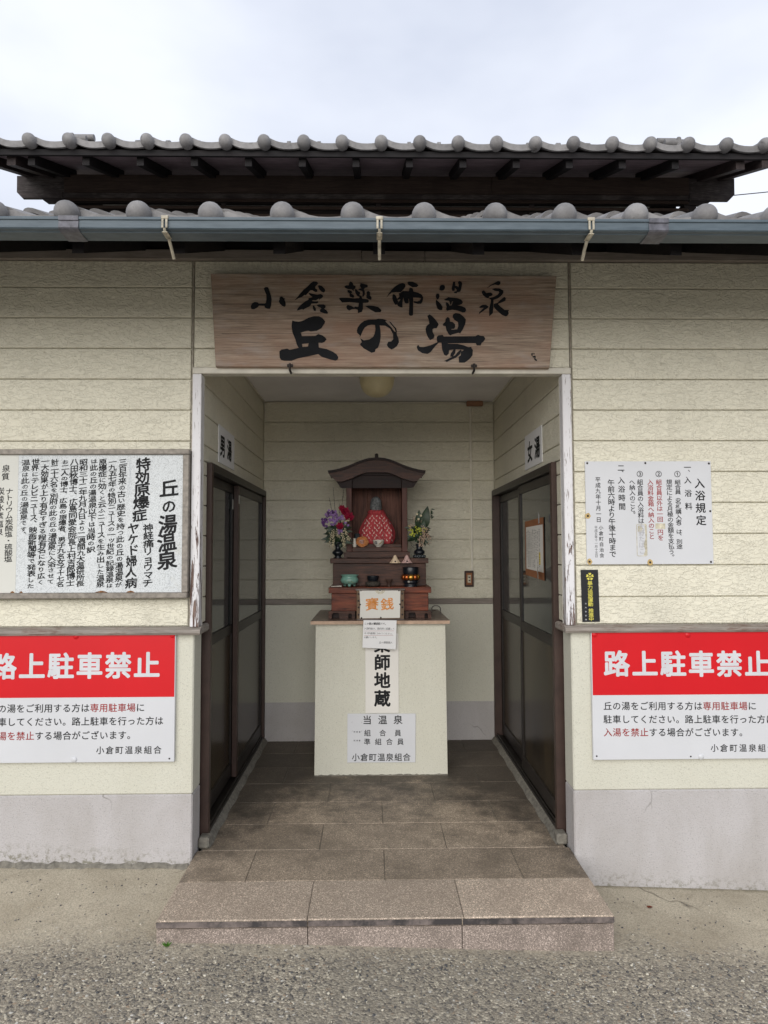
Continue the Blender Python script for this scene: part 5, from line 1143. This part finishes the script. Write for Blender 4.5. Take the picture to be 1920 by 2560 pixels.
mb = Mb(); mb.lathe([(0.012, 0.0), (0.010, 0.012), (0.013, 0.024), (0.025, 0.045), (0.0255, 0.047), (0.022, 0.0465), (0.010, 0.028), (0.001, 0.026)], (0.057, 1.262, SZ), 16, cap=False); link('cup', mb.mesh('cup'), 'clay_brown', sc_)
ls = thing('lotus_stand', 'black bowl on a gold lotus petal stand at the right of the lower shelf', 'bowl', (0.200, 1.262, SZ))
mb = Mb(); mb.lathe([(0.048, 0.0), (0.048, 0.006), (0.043, 0.012), (0.043, 0.018), (0.050, 0.024), (0.050, 0.040), (0.030, 0.045)], (0.200, 1.262, SZ), 28); link('pedestal_base', mb.mesh('pedestal_base'), 'bronze_black', ls)
for k in range(10):
    a = -PI/2 + 2*PI*k/10; mb = Mb(); mb.blob((0.200+0.046*math.cos(a), 1.262+0.046*math.sin(a), SZ+0.061), 0.0195, 10, 6, (1.0 if k % 5 else 1.25, 0.8, 1.0))
    link('lotus_petal', mb.mesh('lotus_petal'), 'brass' if k in (0, 2, 5, 7) else 'brass_red', ls)
mb = Mb(); mb.lathe([(0.034, 0.062), (0.046, 0.074), (0.051, 0.090), (0.0525, 0.124), (0.0505, 0.1275), (0.047, 0.127), (0.046, 0.090), (0.001, 0.075)], (0.200, 1.262, SZ), 28, cap=False); link('bowl', mb.mesh('bowl'), 'bronze_black', ls)
mb = Mb()
for k in range(4): a = PI/2*k+0.78; mb.blob((0.184+0.0045*math.cos(a), 1.2110, SZ+0.033+0.0045*math.sin(a)), 0.0032, 6, 3, (1, 0.3, 1))
link('flower_mark', mb.mesh('flower_mark'), 'porcelain', ls)
for i, (x, ln, yy, lb_) in enumerate(((-0.302, 0.040, 1.222, 'thin white incense stub lying at the left end of the lower shelf'), (-0.270, 0.032, 1.226, 'thicker white incense stub beside the celadon burner'))):
    mb = Mb(); mb.tube([(x-ln/2, yy-0.004, SZ+0.0045), (x+ln/2, yy+0.004, SZ+0.0045)], 0.0032 if i == 0 else 0.0044, 8); tag(link('incense_stub', mb.mesh('incense_stub'), 'porcelain'), lb_, 'incense', 'incense stubs on the shelf')

# ---- pointed shells on the edge of the upper shelf
for i, (x, mt, lb_) in enumerate(((0.098, 'shell_cream', 'plain cream pointed bell on the shelf edge, the left one'), (0.176, 'shell_pink', 'pink flecked pointed bell on the shelf edge, the right one'))):
    t_ = thing('ceramic_bell', lb_, 'bell', (x, 1.285, 1.327), 'pointed bells on the shelf edge')
    mb = Mb(); sg_ = 28; vs = []; pr_ = [(0.0355, 1.3265), (0.0335, 1.330), (0.026, 1.340), (0.019, 1.352), (0.013, 1.365), (0.008, 1.376), (0.003, 1.3805)]
    for j, (r_, z_) in enumerate(pr_):
        for k in range(sg_): a = 2*PI*k/sg_; rr2 = r_*(1+(0.13*math.cos(6*a+0.5))*(1-j/6)); vs.append((x+rr2*math.cos(a), 1.281+rr2*math.sin(a)*0.5, z_))
    mb.add(vs, [(j*sg_+k, j*sg_+(k+1) % sg_, (j+1)*sg_+(k+1) % sg_, (j+1)*sg_+k) for j in range(6) for k in range(sg_)] + [tuple(range(6*sg_, 7*sg_)), tuple(reversed(range(sg_)))], True)
    link('bell', mb.mesh('bell'), mt, t_)
    mb = Mb(); mb.blob((x+0.001, 1.2665, 1.338), 0.0052, 10, 5, (1, 0.3, 1)); link('opening', mb.mesh('opening'), 'screw_dark', t_)

# ---- rice bowl, shell plate, cups inside the cabinet
rbw = thing('rice_bowl', 'white porcelain rice bowl with blue and ochre painting before the statue', 'bowl', (-0.010, 1.405, 1.434))
mb = Mb(); mb.lathe([(0.016, 0.0), (0.017, 0.005), (0.027, 0.012), (0.036, 0.026), (0.0395, 0.046), (0.0400, 0.049), (0.0375, 0.0485), (0.033, 0.028), (0.001, 0.012)], (-0.010, 1.405, 1.4338), 28, cap=False); link('bowl', mb.mesh('bowl'), 'porcelain', rbw)
def bowl_r(z): return 0.027+(0.0095)*((z-0.012)/0.014) if z < 0.026 else 0.0365+0.003*((z-0.026)/0.02)
mb = Mb()
for k in range(8):
    a = -PI/2-0.50+0.22*math.cos(k*0.8)*(0.5+0.5*(k % 2)); zz = 0.030+0.008*math.sin(k*0.8); r_ = bowl_r(zz)+0.0006; mb.blob((-0.010+r_*math.cos(a), 1.405+r_*math.sin(a), 1.4338+zz), 0.0034, 6, 3, (1, 0.3, 0.9))
link('painted_flower', mb.mesh('painted_flower'), 'glaze_blue', rbw)
mb = Mb()
for k in range(9): t_ = k/8; a = -PI/2+0.05+0.62*t_; zz = 0.022+0.016*t_**2; r_ = bowl_r(zz)+0.0006; mb.blob((-0.010+r_*math.cos(a), 1.405+r_*math.sin(a), 1.4338+zz), 0.0030, 6, 3, (1, 0.3, 0.9))
link('painted_branch', mb.mesh('painted_branch'), 'glaze_ochre', rbw)
pl = thing('clay_plate', 'orange leaf shaped clay plate leaning at the left inside the shrine', 'plate', (-0.127, 1.41, 1.434))
mb = Mb(); sg_ = 30; vs = []
for j, (f_, dy) in enumerate(((1.0, 0.0), (0.93, -0.006), (0.80, -0.002), (0.62, 0.004), (0.0, 0.005), (1.0, 0.004))):
    for k in range(sg_):
        a = 2*PI*k/sg_; r_ = 0.040*(1+0.14*math.cos(a)+0.05*math.cos(5*a+1)+0.03*math.cos(9*a)); vs.append((-0.127+r_*f_*math.cos(a)*1.08, 1.408+dy+0.25*(r_*f_*math.sin(a)), 1.4705+r_*f_*math.sin(a)*0.92))
mb.add(vs, [(j*sg_+k, j*sg_+(k+1) % sg_, (j+1)*sg_+(k+1) % sg_, (j+1)*sg_+k) for j in range(4) for k in range(sg_)] + [tuple(range(5*sg_, 6*sg_))], True)
link('plate', mb.mesh('plate'), 'clay_orange', pl)
mb = Mb()
for (x, z, w_) in ((-0.126, 1.479, 0.017), (-0.128, 1.468, 0.019), (-0.122, 1.458, 0.011)): mb.blob((x, 1.4045+0.25*(z-1.4705), z), w_, 10, 4, (1, 0.12, 0.22))
link('pale_marks', mb.mesh('pale_marks'), 'shell_pink', pl)
ca = thing('grey_tumbler', 'dark grey cylindrical cup standing behind the clay plate', 'cup', (-0.158, 1.47, 1.455))
mb = Mb(); mb.lathe([(0.0175, 0.0), (0.0185, 0.01), (0.0195, 0.072), (0.0170, 0.072), (0.016, 0.01), (0.001, 0.008)], (-0.158, 1.47, 1.4552), 20, cap=False); link('cup', mb.mesh('cup'), 'grey_glass', ca)
sv = thing('white_sake_bottle', 'small white porcelain bottle partly behind the clay plate', 'bottle', (-0.172, 1.412, 1.434))
mb = Mb(); mb.lathe([(0.012, 0.0), (0.014, 0.01), (0.014, 0.030), (0.009, 0.045), (0.008, 0.052), (0.012, 0.060), (0.009, 0.060), (0.006, 0.05)], (-0.174, 1.410, 1.4338), 16); link('bottle', mb.mesh('bottle'), 'porcelain', sv)
mb = Mb(); mb.tube([(0.088, 1.425, 1.458), (0.112, 1.44, 1.478), (0.140, 1.46, 1.500)], 0.0022, 6); mb.tube([(0.095, 1.43, 1.470), (0.118, 1.455, 1.495), (0.130, 1.475, 1.512)], 0.0016, 6)
tag(link('dry_twig', mb.mesh('dry_twig'), 'metal_grey'), 'thin grey twig leaning inside the shrine right of the statue', 'twig')

# ---- metal loop at the back of the pedestal top
ml = thing('metal_loop', 'bent grey metal loop standing on the pedestal right of the shrine', 'metal loop', (0.385, 1.50, 0.969))
mb = Mb(); pts = []
for k in range(13): a = PI - PI*k/12; pts.append((0.388+0.030*math.cos(a), 1.50, 1.005+0.022*math.sin(a)))
pts = [(0.358, 1.50, 0.9735)] + pts + [(0.418, 1.50, 0.9735)]
mb.tube(pts, 0.0036, 8); link('loop', mb.mesh('loop'), 'metal_grey', ml)
mb = Mb(); mb.tube([(0.362, 1.50, 0.995), (0.384, 1.50, 0.995)], 0.0032, 8); link('pin', mb.mesh('pin'), 'clay_brown', ml)

# ================================================================ FLOWERS
rf = random.Random(11)
def leaf(mb, base, tip, w, up=(0, -1, 0.2), n=6, fold=0.15):
    b, t_ = Vector(base), Vector(tip); d = t_-b; side = d.cross(Vector(up)).normalized(); nrm = side.cross(d).normalized()
    vs = []
    for k in range(n+1):
        s_ = k/n; ww = w*math.sin(PI*min(1, s_**0.8*0.98+0.02))**0.9 if 0 < k < n else 0.0004
        c = b+d*s_+nrm*(0.12*d.length*math.sin(PI*s_)); vs += [c-side*ww-nrm*(-fold*ww), c, c+side*ww-nrm*(-fold*ww)]
    mb.add(vs, [(3*k+j, 3*k+j+1, 3*k+j+4, 3*k+j+3) for k in range(n) for j in (0, 1)], True)
def petals(mb, c, r, n=5, tilt=None):
    c = Vector(c); ax = Vector(tilt or (rf.uniform(-0.5, 0.5), -1, rf.uniform(-0.3, 0.6))).normalized(); u = ax.orthogonal().normalized(); v = ax.cross(u); a0 = rf.uniform(0, 6)
    for k in range(n):
        a = a0+2*PI*k/n; d = u*math.cos(a)+v*math.sin(a); w = ax.cross(d)
        p0 = c; p1 = c+d*r*0.6+w*r*0.42+ax*r*0.15; p2 = c+d*r*1.05+ax*r*rf.uniform(-0.1, 0.35); p3 = c+d*r*0.6-w*r*0.42+ax*r*0.15
        mb.add([p0, p1, p2, p3], [(0, 1, 2), (0, 2, 3)])
def spray(mb, a, b, sag, n, r, spread):
    a, b = Vector(a), Vector(b)
    for k in range(n):
        t_ = k/(n-1); p = a.lerp(b, t_)+Vector((0, 0, -sag*t_*t_)); p += Vector((rf.gauss(0, spread), rf.gauss(0, spread), rf.gauss(0, spread*0.8)))
        mb.blob(p, r*rf.uniform(0.7, 1.2), 6, 4, (1, 1, 1.15))
def vase(x, y, z, h, lab, grp, wide=1.0, squat=False):
    t_ = thing('flower_vase', lab, 'vase', (x, y, z), grp)
    mb = Mb()
    if not squat: pr_ = [(0.030, 0), (0.031, 0.004), (0.020, 0.012), (0.024, 0.020), (0.036, 0.030), (0.038, 0.042), (0.030, 0.052), (0.019, 0.060), (0.017, 0.078), (0.022, 0.090), (0.030, 0.104), (0.032, 0.108), (0.027, 0.108), (0.018, 0.092)]
    else: pr_ = [(0.024, 0), (0.035, 0.006), (0.036, 0.018), (0.034, 0.028), (0.024, 0.034), (0.020, 0.044), (0.023, 0.060), (0.026, 0.074), (0.021, 0.074), (0.016, 0.060)]
    mb.lathe([(r_*wide, q) for r_, q in pr_], (x, y, z), 24); link('body', mb.mesh('body'), 'bronze_black', t_)
    return t_
VL, VR = (-0.284, 1.345, 1.3588), (0.265, 1.352, 1.3588)
vase(*VL, 0.108, 'tall narrow waisted black vase left of the shrine cabinet', 'black vases flanking the shrine')
vr = vase(VR[0], VR[1], VR[2]+0.022, 0.108, 'squat black vase on a grey ring stand right of the shrine', 'black vases flanking the shrine', squat=True)
mb = Mb()
for k in range(12): a = 2*PI*k/12; mb.blob((VR[0]+0.034*math.cos(a), VR[1]+0.034*math.sin(a), VR[2]+0.0115), 0.0110, 8, 5, (1, 1, 1))
mb.lathe([(0.030, 0.001), (0.030, 0.021)], VR, 20); link('ring_stand', mb.mesh('ring_stand'), 'grey_glass', vr)
# left bouquet
fl = thing('flower_bouquet', 'purple, crimson and white flower bunch in the left vase', 'flowers', (VL[0], VL[1], 1.46), 'flower bunches beside the shrine')
mb = Mb()
for (dx, dz, dy) in ((-0.062, 0.300, 0.02), (-0.034, 0.372, 0.02), (0.038, 0.355, 0.0), (-0.10, 0.12, -0.02), (0.02, 0.16, 0.0), (0.07, 0.16, -0.01), (0.012, 0.26, 0.01)):
    x_, z_ = VL[0]+dx, 1.468+dz; mb.tube([(VL[0]+rf.uniform(-0.01, 0.01), VL[1], 1.45), (VL[0]+dx*0.45+rf.uniform(-0.01, 0.01), VL[1]+dy, 1.46+dz*0.45), (x_+rf.uniform(-0.004, 0.004), VL[1]+dy, z_)], 0.0022, 5, 0.0010)
    if dz > 0.25:
        for q in range(6): t_ = 0.55+0.08*q; mb.blob((VL[0]+dx*t_, VL[1]+dy, 1.46+dz*t_+0.004), 0.0026, 5, 3)
link('twigs', mb.mesh('twigs'), 'twig', fl, kind='stuff')
mb = Mb()
for k in range(90):
    a = rf.uniform(0, 2*PI); r_ = rf.uniform(0.03, 0.090); bx_, bz_ = VL[0]+rf.uniform(-0.03, 0.03), 1.47+rf.uniform(0.0, 0.10)
    leaf(mb, (bx_, VL[1]+rf.uniform(-0.03, 0.03), bz_), (bx_+r_*math.cos(a), VL[1]+rf.uniform(-0.055, 0.03), bz_+r_*math.sin(a)*0.8-0.01), rf.uniform(0.008, 0.015))
link('foliage', mb.mesh('foliage'), 'leaf_dark', fl, kind='stuff')
mb = Mb()
for k in range(44):
    c = (VL[0]-0.010+rf.gauss(0, 0.034), VL[1]-0.050+rf.uniform(-0.02, 0.02), 1.622+rf.gauss(0, 0.025)); petals(mb, c, rf.uniform(0.008, 0.0125))
for k in range(8): petals(mb, (VL[0]+0.015+rf.gauss(0, 0.010), VL[1]-0.060, 1.545+rf.gauss(0, 0.010)), 0.011)
link('purple_blossoms', mb.mesh('purple_blossoms'), 'petal_purple', fl, kind='stuff')
mb = Mb()
for k in range(14): petals(mb, (VL[0]-0.085+rf.gauss(0, 0.011), VL[1]-0.035, 1.604+rf.gauss(0, 0.012)), 0.011)
for k in range(14): petals(mb, (VL[0]-0.035+rf.gauss(0, 0.026), VL[1]-0.03, 1.655+rf.gauss(0, 0.012)), 0.011)
link('violet_blossoms', mb.mesh('violet_blossoms'), 'petal_violet', fl, kind='stuff')
def rose(c, r, name='crimson_bloom'):
    mb = Mb(); c = Vector(c)
    for ly, (n_, rr_, up_) in enumerate(((5, 0.5, 0.9), (6, 0.8, 0.6), (6, 1.05, 0.25))):
        for k in range(n_):
            a = 2*PI*k/n_+ly*0.5; d = Vector((math.cos(a), -0.35, math.sin(a)*0.9)); w = Vector((-math.sin(a), 0, math.cos(a)))
            tip = c+d*r*rr_+Vector((0, -r*up_*0.5, r*0.25)); mb.add([c, c+d*r*rr_*0.6+w*r*0.5+Vector((0, -r*up_*0.6, 0)), tip, c+d*r*rr_*0.6-w*r*0.5+Vector((0, -r*up_*0.6, 0))], [(0, 1, 2, 3)], True)
    link(name, mb.mesh(name), 'petal_crimson', fl)
for c, r in (((VL[0]+0.052, VL[1]-0.030, 1.668), 0.032), ((VL[0]+0.078, VL[1]-0.040, 1.632), 0.034), ((VL[0]+0.030, VL[1]-0.040, 1.690), 0.024), ((VL[0]+0.018, VL[1]-0.070, 1.570), 0.027)): rose(c, r)
mb = Mb()
for a_, b_2, n_ in (((-0.035, 1.545), (-0.060, 1.435), 50), ((-0.022, 1.535), (-0.034, 1.420), 66), ((0.030, 1.540), (0.046, 1.432), 66), ((0.045, 1.555), (0.078, 1.480), 44), ((0.035, 1.60), (0.075, 1.612), 26), ((0.0, 1.525), (0.012, 1.500), 20), ((0.0, 1.560), (-0.008, 1.535), 12)):
    spray(mb, (VL[0]+a_[0], VL[1]-0.055, a_[1]), (VL[0]+b_2[0], VL[1]-0.065, b_2[1]), 0.0, n_, 0.0030, 0.0055)
link('white_bell_blossoms', mb.mesh('white_bell_blossoms'), 'petal_white', fl, kind='stuff')
# right bouquet
fr = thing('flower_bouquet', 'two pointed green leaves over small white and yellow blossoms in the right vase', 'flowers', (VR[0], VR[1], 1.45), 'flower bunches beside the shrine')
for b0, t0, w0 in (((0.285, 1.34, 1.540), (0.322, 1.325, 1.710), 0.034), ((0.258, 1.335, 1.550), (0.262, 1.320, 1.683), 0.027), ((0.262, 1.33, 1.50), (0.300, 1.31, 1.615), 0.026), ((0.238, 1.32, 1.545), (0.160, 1.31, 1.565), 0.014), ((0.240, 1.32, 1.50), (0.178, 1.31, 1.505), 0.016)):
    mb = Mb(); leaf(mb, b0, t0, w0, n=8, fold=0.35); link('leaf', mb.mesh('leaf'), 'leaf_dark', fr)
mb = Mb()
for k in range(85):
    a = rf.uniform(0, 2*PI); r_ = rf.uniform(0.025, 0.075); bx_, bz_ = VR[0]+rf.uniform(-0.035, 0.035), 1.50+rf.uniform(-0.02, 0.06)
    leaf(mb, (bx_, VR[1]+rf.uniform(-0.03, 0.03), bz_), (bx_+r_*math.cos(a), VR[1]+rf.uniform(-0.05, 0.03), bz_+r_*math.sin(a)*0.8), rf.uniform(0.006, 0.012))
link('foliage', mb.mesh('foliage'), 'leaf_dark', fr, kind='stuff')
mb = Mb()
for k in range(30): petals(mb, (VR[0]-0.020+rf.gauss(0, 0.030), VR[1]-0.060, 1.548+rf.gauss(0, 0.014)), 0.0050)
for k in range(10): petals(mb, (VR[0]-0.048+rf.gauss(0, 0.008), VR[1]-0.055, 1.520+rf.gauss(0, 0.010)), 0.0065)
link('yellow_blossoms', mb.mesh('yellow_blossoms'), 'petal_yellow', fr, kind='stuff')
mb = Mb()
for a_, b_2, n_ in (((-0.052, 1.585), (-0.070, 1.560), 30), ((-0.045, 1.60), (-0.035, 1.640), 12), ((0.020, 1.570), (0.030, 1.478), 80), ((0.0, 1.505), (-0.004, 1.436), 46), ((0.018, 1.500), (0.016, 1.440), 34), ((0.040, 1.565), (0.052, 1.500), 34), ((0.055, 1.52), (0.060, 1.455), 14), ((-0.01, 1.61), (0.01, 1.60), 4)):
    spray(mb, (VR[0]+a_[0], VR[1]-0.060, a_[1]), (VR[0]+b_2[0], VR[1]-0.066, b_2[1]), 0.0, n_, 0.0028, 0.0065)
link('blush_blossoms', mb.mesh('blush_blossoms'), 'petal_blush', fr, kind='stuff')
mb = Mb()
for k in range(9):
    x_ = VR[0]+0.045+0.004*k; mb.tube([(VR[0]+0.02, VR[1]-0.02, 1.545), (x_-0.004, VR[1]-0.035, 1.505), (x_+0.018, VR[1]-0.045, 1.440+0.008*k)], 0.0018, 5, 0.0008)
mb.tube([(VR[0]+0.02, VR[1], 1.50), (0.330, 1.34, 1.60), (0.352, 1.34, 1.68)], 0.0016, 5, 0.0008)
mb.tube([(VR[0], VR[1], 1.44), (0.225, 1.33, 1.445), (0.205, 1.33, 1.465)], 0.0014, 5, 0.0007); mb.tube([(VR[0], VR[1], 1.44), (0.232, 1.33, 1.425), (0.212, 1.33, 1.44), (0.20, 1.33, 1.48)], 0.0014, 5, 0.0007)
link('twigs', mb.mesh('twigs'), 'twig', fr, kind='stuff')
mb = Mb()
for k in range(8): leaf(mb, (0.338+0.006*rf.random(), 1.34, 1.625+0.009*k), (0.338+rf.uniform(0.012, 0.036), 1.33, 1.635+0.006*k+rf.uniform(-0.006, 0.01)), 0.0045, n=4)
link('sprig', mb.mesh('sprig'), 'leaf_dark', fr, kind='stuff')
mb = Mb()
for c in ((0.246, 1.29, 1.652), (0.272, 1.29, 1.642), (0.255, 1.288, 1.618)): petals(mb, c, 0.0085, 5, (0.1, -1, 0.2)); mb.blob(c, 0.003)
link('white_blossoms', mb.mesh('white_blossoms'), 'petal_white', fr, kind='stuff')

# ================================================================ SMALL THINGS ON THE GROUND, CABLE
wd = thing('weed_tuft', 'small green weed growing at the left foot of the step', 'weed', (-0.835, -0.535, gz(-0.835, -0.535)))
mb = Mb()
for k in range(16): a = rf.uniform(0, 2*PI); r_ = rf.uniform(0.010, 0.022); leaf(mb, (-0.835+rf.uniform(-0.004, 0.004), -0.536, gz(-0.835, -0.535)), (-0.835+r_*math.cos(a), -0.540+0.4*r_*math.sin(a)-0.004, gz(-0.835, -0.535)+rf.uniform(0.008, 0.024)), 0.0030, n=3)
link('blades', mb.mesh('blades'), 'leaf_bright', wd)
for (x, y, lb_) in ((1.155, -0.20, 'small brown dead leaf on the concrete right of the step'), (1.89, -0.28, 'dark dead leaf near the right wall under the parking sign')):
    mb = Mb(); z_ = gz(x, y)+0.003; mb.add([(x-0.012, y, z_), (x-0.002, y-0.008, z_+0.004), (x+0.013, y+0.004, z_+0.001), (x+0.002, y+0.008, z_+0.005), (x-0.013, y+0.012, z_+0.003)], [(0, 1, 2, 3), (0, 3, 4)])
    tag(link('dead_leaf', mb.mesh('dead_leaf'), 'shrine_wood_red'), lb_, 'leaf', 'dead leaves on the concrete')
mb = Mb(); pts = [(x, 11.0, 9.098 + 0.004*(x-8.0)**2 + 0.107*(x-8.0)) for x in [4.0+1.5*k for k in range(18)]]
mb.tube(pts, 0.010, 6); tag(link('overhead_cable', mb.mesh('overhead_cable'), 'screw_dark'), 'thin dark cable crossing the sky right of the upper roof', 'cable')
